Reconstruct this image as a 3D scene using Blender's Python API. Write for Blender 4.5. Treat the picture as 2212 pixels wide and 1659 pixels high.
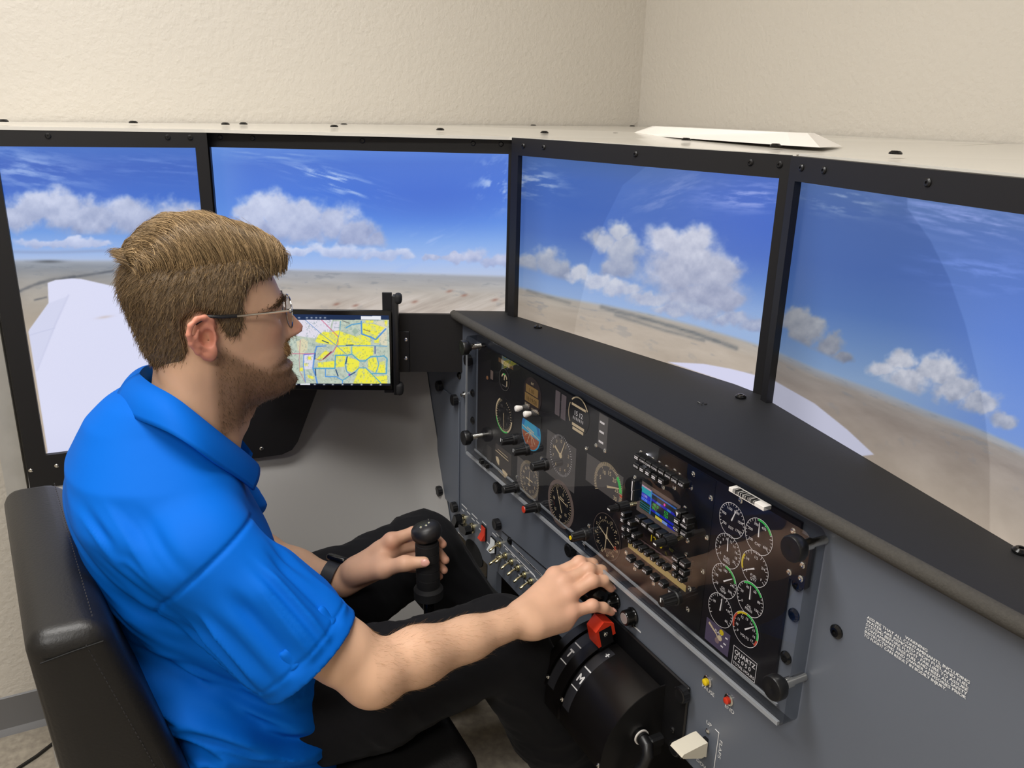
import bpy, bmesh, math, random, time
import numpy as np
from mathutils import Vector, Matrix

# ---------------------------------------------------------------- scene reset
for o in list(bpy.data.objects):
    bpy.data.objects.remove(o, do_unlink=True)
SC = bpy.context.scene
COL = SC.collection
random.seed(7)
T0 = time.time()

# ---------------------------------------------------------------- camera
CAM = np.array([0.88933, -0.9099, 1.45])
RW = np.array([[0.458465, 0.888347, 0.025476], [0.289124, -0.121985, -0.949488], [-0.840367, 0.442672, -0.312769]])      # world -> camera (x right, y down, z forward)
FPX = 1786.75                # focal length in pixels of a 2212 px wide frame
cam = bpy.data.cameras.new('camera')
cam.sensor_fit = 'HORIZONTAL'
cam.sensor_width = 36.0
cam.lens = FPX / 2212 * 36
cam.clip_start = 0.02
camo = bpy.data.objects.new('camera', cam)
COL.objects.link(camo)
m = Matrix.Identity(4)
for r in range(3):
    m[r][0], m[r][1], m[r][2], m[r][3] = RW[0][r], -RW[1][r], -RW[2][r], CAM[r]
camo.matrix_world = m
SC.camera = camo

# ---------------------------------------------------------------- world, exposure
w = bpy.data.worlds.new('world')
SC.world = w
w.use_nodes = True
w.node_tree.nodes['Background'].inputs[0].default_value = (0.9, 0.95, 1.0, 1)
w.node_tree.nodes['Background'].inputs[1].default_value = 0.05
vs = SC.view_settings
vs.view_transform = 'Standard'
vs.look = 'None'
vs.exposure = 0.0
vs.gamma = 1.0
vs.use_curve_mapping = False
SC.display_settings.display_device = 'sRGB'

cy = SC.cycles
cy.max_bounces, cy.diffuse_bounces, cy.glossy_bounces, cy.transmission_bounces, cy.transparent_max_bounces = 6, 4, 3, 3, 8
cy.caustics_reflective = cy.caustics_refractive = False

# ---------------------------------------------------------------- room lamp and added fill (ceiling troffers)
CEIL = 2.62
TROFFERS = [(-0.10, -1.15, 29), (1.45, -1.9, 34)]  # second one is an unseen fill, added to brighten the near-side surfaces
for tx, ty, pw in TROFFERS:
    l = bpy.data.lights.new('troffer_light', 'AREA')
    l.shape = 'RECTANGLE'
    l.size, l.size_y = 0.56, 1.16
    l.energy = pw
    l.color = (1.0, 0.985, 0.96)
    lo = bpy.data.objects.new('troffer_light', l)
    lo.location = (tx, ty, CEIL - 0.035)
    COL.objects.link(lo)

# ---------------------------------------------------------------- helpers
def un(x, y, ax, val):
    """the point where the sight line of a photo pixel meets a plane of the room"""
    d = RW.T @ np.array([(x - 1106) / FPX, (y - 829.5) / FPX, 1.0])
    i = 'XYZ'.index(ax)
    return CAM + (val - CAM[i]) / d[i] * d


def px_of(P):
    q = (np.asarray(P, float) - CAM) @ RW.T
    return 1106 + FPX * q[..., 0] / q[..., 2], 829.5 + FPX * q[..., 1] / q[..., 2]


def lin(c):
    if isinstance(c, str):
        c = [int(c[i:i + 2], 16) / 255 for i in (0, 2, 4)]
    return tuple(x / 12.92 if x <= 0.04045 else ((x + 0.055) / 1.055) ** 2.4 for x in c)


MATS = {}


def mat(name, col='808080', rough=0.5, metal=0.0, spec=0.5, emit=0.0, bump=None, var=None, coat=0.0, sss=0.0, attr=None,
        rough_var=None, sheen=0.0):
    """a node material; bump = (scale, strength, distance), var = (scale, amount) of colour noise"""
    if name in MATS:
        return MATS[name]
    m = bpy.data.materials.new(name)
    m.use_nodes = True
    nt = m.node_tree
    N, L = nt.nodes, nt.links
    b = N['Principled BSDF']
    c = lin(col)
    b.inputs['Base Color'].default_value = (*c, 1)
    b.inputs['Roughness'].default_value = rough
    b.inputs['Metallic'].default_value = metal
    b.inputs['Specular IOR Level'].default_value = spec
    b.inputs['Coat Weight'].default_value = coat
    b.inputs['Sheen Weight'].default_value = sheen
    tc = N.new('ShaderNodeTexCoord')
    src = None
    if attr:
        a = N.new('ShaderNodeAttribute')
        a.attribute_name = attr
        src = a.outputs['Color']
    if var:
        nz = N.new('ShaderNodeTexNoise')
        nz.inputs['Scale'].default_value = var[0]
        nz.inputs['Detail'].default_value = 5
        L.new(tc.outputs['Object'], nz.inputs['Vector'])
        mr = N.new('ShaderNodeMapRange')
        mr.inputs[1].default_value, mr.inputs[2].default_value = 0.3, 0.7
        mr.inputs[3].default_value, mr.inputs[4].default_value = 1 - var[1], 1 + var[1]
        L.new(nz.outputs['Fac'], mr.inputs[0])
        mx = N.new('ShaderNodeMix')
        mx.data_type = 'RGBA'
        mx.blend_type = 'MULTIPLY'
        mx.inputs[0].default_value = 1
        if src:
            L.new(src, mx.inputs[6])
        else:
            mx.inputs[6].default_value = (*c, 1)
        L.new(mr.outputs[0], mx.inputs[7])
        src = mx.outputs[2]
    if src:
        L.new(src, b.inputs['Base Color'])
    if bump:
        nz = N.new('ShaderNodeTexNoise')
        nz.inputs['Scale'].default_value = bump[0]
        nz.inputs['Detail'].default_value = 4
        L.new(tc.outputs['Object'], nz.inputs['Vector'])
        bp = N.new('ShaderNodeBump')
        bp.inputs['Strength'].default_value = bump[1]
        bp.inputs['Distance'].default_value = bump[2]
        L.new(nz.outputs['Fac'], bp.inputs['Height'])
        L.new(bp.outputs[0], b.inputs['Normal'])
    if emit:
        m.cycles.emission_sampling = 'NONE'          # screens and dials are found by the bounces
        b.inputs['Emission Strength'].default_value = emit
        if src:
            L.new(src, b.inputs['Emission Color'])
            b.inputs['Base Color'].default_value = (0.01, 0.01, 0.01, 1)
            for l in list(L):
                if l.to_socket == b.inputs['Base Color']:
                    L.remove(l)
        else:
            b.inputs['Emission Color'].default_value = (*c, 1)
            b.inputs['Base Color'].default_value = (c[0] * .15, c[1] * .15, c[2] * .15, 1)
    if sss:
        b.inputs['Subsurface Weight'].default_value = sss
        b.inputs['Subsurface Radius'].default_value = (0.6, 0.22, 0.12)
        b.inputs['Subsurface Scale'].default_value = 0.012
    MATS[name] = m
    return m


def clear_mat(name, tint=(1, 1, 1), rough=0.0, ior=1.49):
    """clear sheet: what lies behind shows through, the room mirrors off it by Fresnel"""
    m = bpy.data.materials.new(name)
    m.use_nodes = True
    N, L = m.node_tree.nodes, m.node_tree.links
    for n in list(N):
        N.remove(n)
    out = N.new('ShaderNodeOutputMaterial')
    tr = N.new('ShaderNodeBsdfTransparent')
    tr.inputs[0].default_value = (*tint, 1)
    gl = N.new('ShaderNodeBsdfGlossy')
    gl.inputs['Roughness'].default_value = rough
    fr = N.new('ShaderNodeFresnel')
    geo = N.new('ShaderNodeNewGeometry')          # the same reflectance from either side of the sheet
    side = N.new('ShaderNodeMapRange')
    side.inputs[3].default_value, side.inputs[4].default_value = ior, 1 / ior
    L.new(geo.outputs['Backfacing'], side.inputs[0])
    L.new(side.outputs[0], fr.inputs[0])
    mx = N.new('ShaderNodeMixShader')
    L.new(fr.outputs[0], mx.inputs[0])
    L.new(tr.outputs[0], mx.inputs[1])
    L.new(gl.outputs[0], mx.inputs[2])
    L.new(mx.outputs[0], out.inputs[0])
    MATS[name] = m
    return m


def basis(z):
    z = np.asarray(z, float)
    z = z / np.linalg.norm(z)
    a = np.array([1.0, 0, 0]) if abs(z[0]) < 0.8 else np.array([0, 1.0, 0])
    x = np.cross(a, z)
    x /= np.linalg.norm(x)
    return x, np.cross(z, x), z


TEXTS = {}


def text2d(s, font_res=2):
    """outline letters of the built-in font as a flat triangle mesh; unit size, left baseline at 0"""
    if s not in TEXTS:
        cu = bpy.data.curves.new('letters', 'FONT')
        cu.body = s
        cu.resolution_u = font_res
        ob = bpy.data.objects.new('letters', cu)
        me = bpy.data.meshes.new_from_object(ob)
        v = np.array([q.co[:] for q in me.vertices]) if len(me.vertices) else np.zeros((0, 3))
        fcs = [tuple(p.vertices) for p in me.polygons]
        bpy.data.objects.remove(ob)
        bpy.data.curves.remove(cu)
        bpy.data.meshes.remove(me)
        TEXTS[s] = (v, fcs)
    return TEXTS[s]


class MB:
    """collects shapes in world space, or in a frame (o, ex, ey, ez), for ONE mesh object"""

    def __init__(s, frame=None):
        s.v, s.f, s.mi, s.cur, s.n = [], [], [], 0, 0
        s.frame = frame

    def add(s, v, f):
        v = np.asarray(v, float).reshape(-1, 3)
        if s.frame is not None:
            o, ex, ey, ez = s.frame
            v = np.asarray(o) + v[:, :1] * np.asarray(ex) + v[:, 1:2] * np.asarray(ey) + v[:, 2:3] * np.asarray(ez)
        s.v.append(v)
        for q in f:
            s.f.append(tuple(i + s.n for i in q))
            s.mi.append(s.cur)
        s.n += len(v)
        return s

    def box(s, lo, hi):
        (a, b, c), (d, e, g) = lo, hi
        v = [(a, b, c), (d, b, c), (d, e, c), (a, e, c), (a, b, g), (d, b, g), (d, e, g), (a, e, g)]
        return s.add(v, [(0, 3, 2, 1), (4, 5, 6, 7), (0, 1, 5, 4), (1, 2, 6, 5), (2, 3, 7, 6), (3, 0, 4, 7)])

    def rbox(s, lo, hi, r, seg=2, M=None):
        bm = bmesh.new()
        bmesh.ops.create_cube(bm, size=1)
        lo, hi = np.array(lo, float), np.array(hi, float)
        for q in bm.verts:
            q.co = Vector((np.array(q.co) + 0.5) * (hi - lo) + lo)
        bmesh.ops.bevel(bm, geom=bm.edges[:], offset=r, segments=seg, profile=0.5, affect='EDGES')
        v = np.array([q.co[:] for q in bm.verts])
        bm.verts.index_update()
        f = [tuple(x.index for x in q.verts) for q in bm.faces]
        bm.free()
        if M is not None:
            v = M(v)
        return s.add(v, f)

    def lathe(s, p, ax, prof, n=16, cap=True):
        """prof = [(distance along the axis, radius)]"""
        x, y, z = basis(ax)
        p = np.asarray(p, float)
        an = np.arange(n) * 2 * math.pi / n
        ring = np.cos(an)[:, None] * x + np.sin(an)[:, None] * y
        v = np.concatenate([p + z * t + ring * max(r, 1e-5) for t, r in prof])
        f = []
        for i in range(len(prof) - 1):
            for j in range(n):
                k = (j + 1) % n
                f.append((i * n + j, i * n + k, (i + 1) * n + k, (i + 1) * n + j))
        if cap:
            f.append(tuple(range(n))[::-1])
            f.append(tuple((len(prof) - 1) * n + j for j in range(n)))
        return s.add(v, f)

    def cyl(s, p0, p1, r0, r1=None, n=14, cap=True):
        p0, p1 = np.asarray(p0, float), np.asarray(p1, float)
        return s.lathe(p0, p1 - p0, [(0, r0), (float(np.linalg.norm(p1 - p0)), r0 if r1 is None else r1)], n, cap)

    def tube(s, pts, r, n=8, cap=True):
        P = np.asarray(pts, float)
        R = np.full(len(P), r, float) if np.isscalar(r) else np.asarray(r, float)
        T = np.gradient(P, axis=0)
        T /= np.linalg.norm(T, axis=1)[:, None] + 1e-12
        x, y, _ = basis(T[0])
        an = np.arange(n) * 2 * math.pi / n
        V = []
        for i in range(len(P)):
            x = x - T[i] * (x @ T[i])
            x /= np.linalg.norm(x)
            y = np.cross(T[i], x)
            V.append(P[i] + R[i] * (np.cos(an)[:, None] * x + np.sin(an)[:, None] * y))
        f = []
        for i in range(len(P) - 1):
            for j in range(n):
                k = (j + 1) % n
                f.append((i * n + j, i * n + k, (i + 1) * n + k, (i + 1) * n + j))
        if cap:
            f.append(tuple(range(n))[::-1])
            f.append(tuple((len(P) - 1) * n + j for j in range(n)))
        return s.add(np.concatenate(V), f)

    def prism(s, poly, o, ex, ey, ez, h0, h1):
        """flat outline poly [(a, b)] in the plane (ex, ey), pushed from h0 to h1 along ez"""
        o, ex, ey, ez = [np.asarray(q, float) for q in (o, ex, ey, ez)]
        b = np.array([o + a * ex + c * ey for a, c in poly])
        n = len(b)
        v = np.concatenate([b + ez * h0, b + ez * h1])
        f = [tuple(range(n))[::-1], tuple(range(n, 2 * n))]
        f += [(i, (i + 1) % n, n + (i + 1) % n, n + i) for i in range(n)]
        return s.add(v, f)

    def ell(s, c, r, n=12, m=8, R=None):
        c = np.asarray(c, float)
        v, f = [], []
        for i in range(m + 1):
            a = math.pi * i / m
            for j in range(n):
                b = 2 * math.pi * j / n
                v.append((math.sin(a) * math.cos(b), math.sin(a) * math.sin(b), math.cos(a)))
        v = np.array(v) * np.asarray(r)
        if R is not None:
            v = v @ np.asarray(R).T
        for i in range(m):
            for j in range(n):
                k = (j + 1) % n
                f.append((i * n + j, (i + 1) * n + j, (i + 1) * n + k, i * n + k))
        return s.add(v + c, f)

    def text(s, t, o, ex, ey, size, align='L', sx=1.0, bold=0.0):
        v, f = text2d(t)
        if not len(v):
            return s
        v = v.copy()
        wd = v[:, 0].max()
        v[:, 0] -= {'L': 0, 'C': wd / 2, 'R': wd}[align]
        o, ex, ey = [np.asarray(q, float) for q in (o, ex, ey)]
        s.add(o + v[:, :1] * size * sx * ex + v[:, 1:2] * size * ey, f)
        if bold:
            s.add(o + ex * bold + np.cross(ex, ey) * .00008 + v[:, :1] * size * sx * ex + v[:, 1:2] * size * ey, f)
        return s

    def arc(s, o, ex, ey, r0, r1, a0, a1, n=24):
        """flat ring sector; angles in degrees clockwise from up (ey)"""
        o, ex, ey = [np.asarray(q, float) for q in (o, ex, ey)]
        v = []
        for i in range(n + 1):
            a = math.radians(a0 + (a1 - a0) * i / n)
            d = math.sin(a) * ex + math.cos(a) * ey
            v += [o + r0 * d, o + r1 * d]
        return s.add(v, [(2 * i, 2 * i + 2, 2 * i + 3, 2 * i + 1) for i in range(n)])

    def bar(s, o, ex, ey, a, r0, r1, w0, w1=None):
        """flat pointer or tick along the angle a (degrees clockwise from up)"""
        o, ex, ey = [np.asarray(q, float) for q in (o, ex, ey)]
        w1 = w0 if w1 is None else w1
        a = math.radians(a)
        d = math.sin(a) * ex + math.cos(a) * ey
        p = math.cos(a) * ex - math.sin(a) * ey
        return s.add([o + d * r0 - p * w0 / 2, o + d * r0 + p * w0 / 2, o + d * r1 + p * w1 / 2, o + d * r1 - p * w1 / 2],
                     [(0, 1, 2, 3)])

    def build(s, name, mats, parent=None, smooth=35, normals=True):
        v = np.concatenate(s.v) if s.v else np.zeros((0, 3))
        org = ORG.get(parent, np.zeros(3)) if parent is not None else np.zeros(3)
        me = bpy.data.meshes.new(name)
        me.from_pydata((v - org).tolist(), [], s.f)
        if not isinstance(mats, (list, tuple)):
            mats = [mats]
        for q in mats:
            me.materials.append(q)
        if len(mats) > 1:
            me.polygons.foreach_set('material_index', s.mi)
        if normals:
            bm = bmesh.new()
            bm.from_mesh(me)
            bmesh.ops.recalc_face_normals(bm, faces=bm.faces[:])
            bm.to_mesh(me)
            bm.free()
        if smooth:
            me.shade_smooth()
            me.set_sharp_from_angle(angle=math.radians(smooth))
        me.update()
        o = bpy.data.objects.new(name, me)
        COL.objects.link(o)
        if parent is not None:
            o.parent = parent
        ORG[o] = org
        return o


ORG = {}


def thing(name, label, cat, loc, group=None):
    o = bpy.data.objects.new(name, None)
    COL.objects.link(o)
    o.location = loc
    o.empty_display_size = 0.05
    o['label'] = label
    o['category'] = cat
    if group:
        o['group'] = group
    ORG[o] = np.array(loc, float)
    return o


def tag(o, label, cat=None, group=None, kind=None):
    o['label'] = label
    if cat:
        o['category'] = cat
    if group:
        o['group'] = group
    if kind:
        o['kind'] = kind
    return o


def struct(o):
    o['kind'] = 'structure'
    return o


def put(src, loc, parent, rot=None, name=None):
    """another object that shares src's mesh; src's mesh is drawn around its own origin"""
    o = bpy.data.objects.new(name or src.name.split('.')[0], src.data if hasattr(src, 'data') else src)
    COL.objects.link(o)
    o.parent = parent
    o.location = Vector(np.asarray(loc, float) - ORG.get(parent, np.zeros(3)))
    if rot is not None:
        o.rotation_euler = rot
    ORG[o] = np.asarray(loc, float)
    return o


def local_mesh(fn, name, mats, smooth=35):
    """mesh data drawn around the origin, for put()"""
    b = MB()
    fn(b)
    o = b.build(name, mats, None, smooth)
    me = o.data
    bpy.data.objects.remove(o)
    return me


def put_mesh(me, name, loc, parent, M=None):
    o = bpy.data.objects.new(name, me)
    COL.objects.link(o)
    o.parent = parent
    off = np.asarray(loc, float) - ORG.get(parent, np.zeros(3))
    if M is None:
        o.location = Vector(off)
    else:
        o.matrix_local = Matrix.Translation(Vector(off)) @ M
    ORG[o] = np.asarray(loc, float)
    return o


def frame_rot(ex, ey, ez):
    return Matrix(((ex[0], ey[0], ez[0], 0), (ex[1], ey[1], ez[1], 0), (ex[2], ey[2], ez[2], 0), (0, 0, 0, 1)))


def color_grid(name, o, ex, ey, w, h, img, m, parent):
    """flat picture: a fine grid of points carrying the colours img[row from top, column]"""
    ny, nx = img.shape[:2]
    uu, vv = np.meshgrid(np.linspace(0, w, nx), np.linspace(0, h, ny))
    o, ex, ey = [np.asarray(q, float) for q in (o, ex, ey)]
    v = o + uu[..., None] * ex - vv[..., None] * ey - ORG.get(parent, np.zeros(3))
    idx = np.arange(nx * ny).reshape(ny, nx)
    q = np.stack([idx[1:, :-1], idx[1:, 1:], idx[:-1, 1:], idx[:-1, :-1]], -1).reshape(-1, 4)
    me = bpy.data.meshes.new(name)
    me.vertices.add(nx * ny)
    me.vertices.foreach_set('co', v.reshape(-1).astype(np.float32))
    me.loops.add(q.size)
    me.loops.foreach_set('vertex_index', q.reshape(-1).astype(np.int32))
    me.polygons.add(len(q))
    me.polygons.foreach_set('loop_start', (np.arange(len(q)) * 4).astype(np.int32))
    me.update(calc_edges=True)
    a = me.color_attributes.new('Col', 'FLOAT_COLOR', 'POINT')
    c = np.ones((ny, nx, 4), np.float32)
    s = np.clip(img, 0, 1)
    c[..., :3] = np.where(s <= 0.04045, s / 12.92, ((s + 0.055) / 1.055) ** 2.4)
    a.data.foreach_set('color', c.reshape(-1))
    me.materials.append(m)
    ob = bpy.data.objects.new(name, me)
    COL.objects.link(ob)
    ob.parent = parent
    ORG[ob] = ORG.get(parent, np.zeros(3))
    return ob


def rand_noise(X, Y, seed):
    """smooth value noise, one lattice unit per 1.0"""
    rs = np.random.RandomState(seed)
    tab = rs.rand(64, 64)
    xi, yi = np.floor(X).astype(int), np.floor(Y).astype(int)
    fx, fy = X - xi, Y - yi
    fx, fy = fx * fx * (3 - 2 * fx), fy * fy * (3 - 2 * fy)
    g = lambda a, b: tab[(yi + b) % 64, (xi + a) % 64]
    return (g(0, 0) * (1 - fx) + g(1, 0) * fx) * (1 - fy) + (g(0, 1) * (1 - fx) + g(1, 1) * fx) * fy


def fbm(X, Y, seed, octv=5):
    s, a, t = 0, 0.5, 0
    for i in range(octv):
        s = s + a * rand_noise(X * 2 ** i + 17.3 * i, Y * 2 ** i + 9.1 * i, seed + i)
        t += a
        a *= 0.55
    return s / t


def sstep(a, b, x):
    t = np.clip((x - a) / (b - a), 0, 1)
    return t * t * (3 - 2 * t)


def inpoly(X, Y, poly):
    r = np.zeros(X.shape, bool)
    n = len(poly)
    for i in range(n):
        (x0, y0), (x1, y1) = poly[i], poly[(i + 1) % n]
        if y0 == y1:
            continue
        c = (y0 > Y) != (y1 > Y)
        r ^= c & (X < (x1 - x0) * (Y - y0) / (y1 - y0) + x0)
    return r


def seg_dist(X, Y, pts):
    d = np.full(X.shape, 1e9)
    for (x0, y0), (x1, y1) in zip(pts[:-1], pts[1:]):
        dx, dy = x1 - x0, y1 - y0
        t = np.clip(((X - x0) * dx + (Y - y0) * dy) / (dx * dx + dy * dy + 1e-9), 0, 1)
        d = np.minimum(d, np.hypot(X - x0 - t * dx, Y - y0 - t * dy))
    return d


# ---------------------------------------------------------------- materials
M_wall = mat('wall_paint', 'CEC8BE', 0.75, bump=(95, 0.55, 0.004), var=(2.0, 0.015))
M_ceil = mat('ceiling_tile', 'E6E3DC', 0.9, bump=(160, 0.3, 0.003))
M_floor = mat('vinyl_floor', 'A39A8C', 0.45, var=(55, 0.22), bump=(60, 0.05, 0.001))
M_base = mat('vinyl_base', '6E6E70', 0.45)
M_black = mat('black_powder_coat', '111012', 0.5, bump=(900, 0.12, 0.0003))
M_blackgl = mat('black_gloss', '0D0D0E', 0.18)
M_blackplast = mat('black_plastic', '121214', 0.38)
M_rubber = mat('black_rubber', '18181A', 0.72, bump=(600, 0.15, 0.0004))
M_chrome = mat('bright_metal', 'D8D6D0', 0.18, metal=1.0)
M_brass = mat('nickel_brass', 'D9CFA8', 0.22, metal=1.0)
M_alu = mat('brushed_aluminium', 'C9C9C7', 0.35, metal=0.6, var=(30, 0.05))
M_grey = mat('grey_panel_paint', '666C77', 0.42, bump=(1400, 0.10, 0.0002), var=(3, 0.02))
M_greywall = mat('light_grey_laminate', 'A3A19F', 0.5, var=(1.5, 0.03))
M_white = mat('white_laminate', 'D6D2C9', 0.22, coat=0.2)
M_whiteplast = mat('white_plastic', 'F1ECE6', 0.35)
M_print = mat('white_print', 'E8E8E8', 0.6)
M_red = mat('red_plastic', 'D23A22', 0.35)
M_yellow = mat('yellow_plastic', 'F0D020', 0.35)
M_cream = mat('cream_plastic', 'DDD6C4', 0.4)
M_screen = mat('screen_light', rough=0.25, attr='Col', emit=1.0)

# ================================================================ ROOM
XL, YF, XR, YB = -1.10, 0.514, 2.7, -3.6
b = MB(); b.box((XL - .1, YB - .1, -.06), (XR + .1, YF + .1, 0)); struct(b.build('floor', M_floor))
b = MB(); b.box((XL - .1, YB - .1, CEIL), (XR + .1, YF + .1, CEIL + .06)); struct(b.build('ceiling', M_ceil))
for nm, lo, hi in (('wall_left', (XL - .1, YB, 0), (XL, YF, CEIL)), ('wall_front', (XL - .1, YF, 0), (XR + .1, YF + .1, CEIL)),
                   ('wall_right', (XR, YB, 0), (XR + .1, YF, CEIL)), ('wall_rear', (XL - .1, YB - .1, 0), (XR + .1, YB, CEIL))):
    b = MB(); b.box(lo, hi); struct(b.build(nm, M_wall))


def baseboard(nm, o, ex, n, length):
    b = MB()
    prof = [(0, 0), (.016, 0), (.012, .006), (.006, .014), (.004, .03), (.0035, .096), (.0, .099)]
    b.prism([(p, q) for p, q in prof], o, n, (0, 0, 1), ex, 0, length)
    struct(b.build(nm, M_base, smooth=20))


baseboard('baseboard_left', (XL, YB, 0), (0, 1, 0), (1, 0, 0), YF - YB)
baseboard('baseboard_front', (XL, YF, 0), (1, 0, 0), (0, -1, 0), XR - XL)
M_diff = mat('lamp_diffuser', 'FFF6E8', 0.5, emit=3.0)
for k, (tx, ty, pw) in enumerate(TROFFERS):
    t = thing('ceiling_light', ['recessed fluorescent ceiling light above the pilot seat', 'added unseen fill light in the ceiling farther from the monitors'][k], 'ceiling light', (tx, ty, CEIL), 'ceiling lights')
    b = MB()
    for lo, hi in (((-.3, -.6), (-.28, .6)), ((.28, -.6), (.3, .6)), ((-.28, -.6), (.28, -.58)), ((-.28, .58), (.28, .6))):
        b.box((tx + lo[0], ty + lo[1], CEIL - .03), (tx + hi[0], ty + hi[1], CEIL))
    b.build('frame', M_whiteplast, t)
    b = MB(); b.box((tx - .28, ty - .58, CEIL - .015), (tx + .28, ty + .58, CEIL - .005)); b.build('diffuser', M_diff, t)

# ================================================================ SIMULATOR CABINET
U = .037
MON = [((-.8898, -1.0224, 1.3682), 86.473), ((-.9037, -.6555, 1.3682), 65.666), ((-.6053, -.1131, 1.3682), 11.877), ((.026, -.0087, 1.3682), -11.877)]


def mon_frame(i):
    TL, a = MON[i]
    a = math.radians(a)
    ex = np.array([math.cos(a), math.sin(a), 0])
    return np.array(TL), ex, np.array([math.sin(a), -math.cos(a), 0.0]), np.array([0, 0, 1.0])


def screw_fn(b):
    b.lathe((0, 0, 0), (0, 0, 1), [(0, .0052), (.001, .0052), (.0026, .0036), (.0027, .0018), (.0012, .0016)], 12)


SCREW = local_mesh(screw_fn, 'screw', M_blackplast)
SCREWBIG = local_mesh(lambda b: b.lathe((0, 0, 0), (0, 0, 1), [(0, .0085), (.002, .0085), (.0045, .0055), (.0046, .003), (.002, .0028)], 14), 'screw', M_blackgl)
SCREWSIL = local_mesh(lambda b: b.lathe((0, 0, 0), (0, 0, 1), [(0, .0042), (.0008, .0042), (.002, .0028), (.0021, .0013), (.001, .0012)], 12), 'screw', M_chrome)


def screw_at(P, n, parent, me=SCREW, name='screw'):
    x, y, z = basis(n)
    return put_mesh(me, name, P, parent, frame_rot(x, y, z))


def screen_canvas(i, w, h, nx, ny):
    o, ex, nn, ez = mon_frame(i)
    uu, vv = np.meshgrid(np.linspace(0, w, nx), np.linspace(0, h, ny))
    P = o + uu[..., None] * ex - vv[..., None] * ez
    X, Y = px_of(P)
    return X, Y, uu / w, vv / h


def C3(h):
    return np.array([int(h[i:i + 2], 16) / 255 for i in (0, 2, 4)])


def over(img, col, a):
    a = np.clip(a, 0, 1)[..., None]
    return img * (1 - a) + np.asarray(col) * a


def cloud(img, X, Y, puffs, seed, soft=.55, lit='DCE0EE', dark='9AA5C8', base=None, op=1.0, scale=40, amp=.75, flat=None, grow=1.22):
    """cumulus: puffs = [(x, y, rx, ry)] in the picture, ragged by noise, lit from above and grey below"""
    d = np.full(X.shape, -9.0)
    wx = X + 30 * (fbm(X / 34, Y / 34, seed + 70, 4) - .5)
    wy = Y + 30 * (fbm(X / 34, Y / 34, seed + 80, 4) - .5)
    for x, y, rx, ry in puffs:
        q = 1 - np.hypot((wx - x) / (rx * grow), (wy - y) / (ry * grow))
        d = np.maximum(d, q)
    n = fbm(X / scale, Y / scale, seed, 6) - .5
    n2 = fbm(X / (scale * .33), Y / (scale * .33), seed + 40, 4) - .5
    d = d + amp * n + .16 * n2
    if flat is not None:
        d = np.minimum(d, (flat(X) - Y) / 26.0 + .25 * n)
    a = sstep(0, soft, d) * op
    ys = [p[1] - p[3] for p in puffs]
    yb = [p[1] + p[3] for p in puffs]
    top, bot = min(ys), max(yb)
    sh = np.clip((Y - top) / (bot - top), 0, 1)
    lum = np.clip(1.0 - sh * .85 + .75 * (fbm(X / (scale * .8), (Y - 9) / (scale * .8), seed + 3, 5) - fbm(X / (scale * .8), (Y + 9) / (scale * .8), seed + 3, 5)) + .25 * n, 0, 1)
    col = C3(dark) * (1 - lum[..., None]) + C3(lit) * lum[..., None]
    return img * (1 - a[..., None]) + col * a[..., None]


def wisps(img, X, Y, cx, cy, rx, ry, ang, seed, op=.5, col='C9D4F2'):
    c, s = math.cos(math.radians(ang)), math.sin(math.radians(ang))
    u, v = (X - cx) * c + (Y - cy) * s, -(X - cx) * s + (Y - cy) * c
    n = fbm(u / (rx * .55) + 3, v / (ry * .28), seed, 5)
    a = sstep(.42, .78, n) * np.exp(-(u / rx) ** 2 * 1.2 - (v / ry) ** 2 * 1.2)
    return over(img, C3(col), a * op * 1.5)


def ramp(t, stops):
    r = np.zeros(t.shape + (3,))
    ps = [s[0] for s in stops]
    cs = np.array([C3(s[1]) for s in stops])
    for k in range(3):
        r[..., k] = np.interp(t, ps, cs[:, k])
    return r


def poly_a(X, Y, poly, soft=1.2):
    d = seg_dist(X, Y, poly + poly[:1])
    return np.where(inpoly(X, Y, poly), sstep(-soft, soft, d), sstep(soft, -soft, d) * 0 + np.clip(.5 - d / (2 * soft), 0, .5))


def ground(img, X, Y, hor, stops, seed, streaks=(), slope=0.0):
    """terrain below the horizon line hor(X); stops = depth in px -> colour"""
    dy = Y - hor(X)
    g = ramp(dy, stops)
    sx, sy = X - slope * Y, dy
    n = fbm(sx / 90, sy / (6 + np.clip(dy, 0, 999) * .10), seed, 5) - .5
    g = g + n[..., None] * .11 * np.clip(dy / 25, 0, 1)[..., None]
    n2 = fbm(sx / 30, sy / (3 + np.clip(dy, 0, 999) * .06), seed + 9, 4)
    g = over(g, C3('6C7480'), sstep(.60, .78, n2) * .30 * np.clip(1.3 - dy / 110, 0, 1))
    return np.where((dy > 0)[..., None], img * (1 - sstep(0, 10, dy)[..., None]) + g * sstep(0, 10, dy)[..., None], img)


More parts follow.
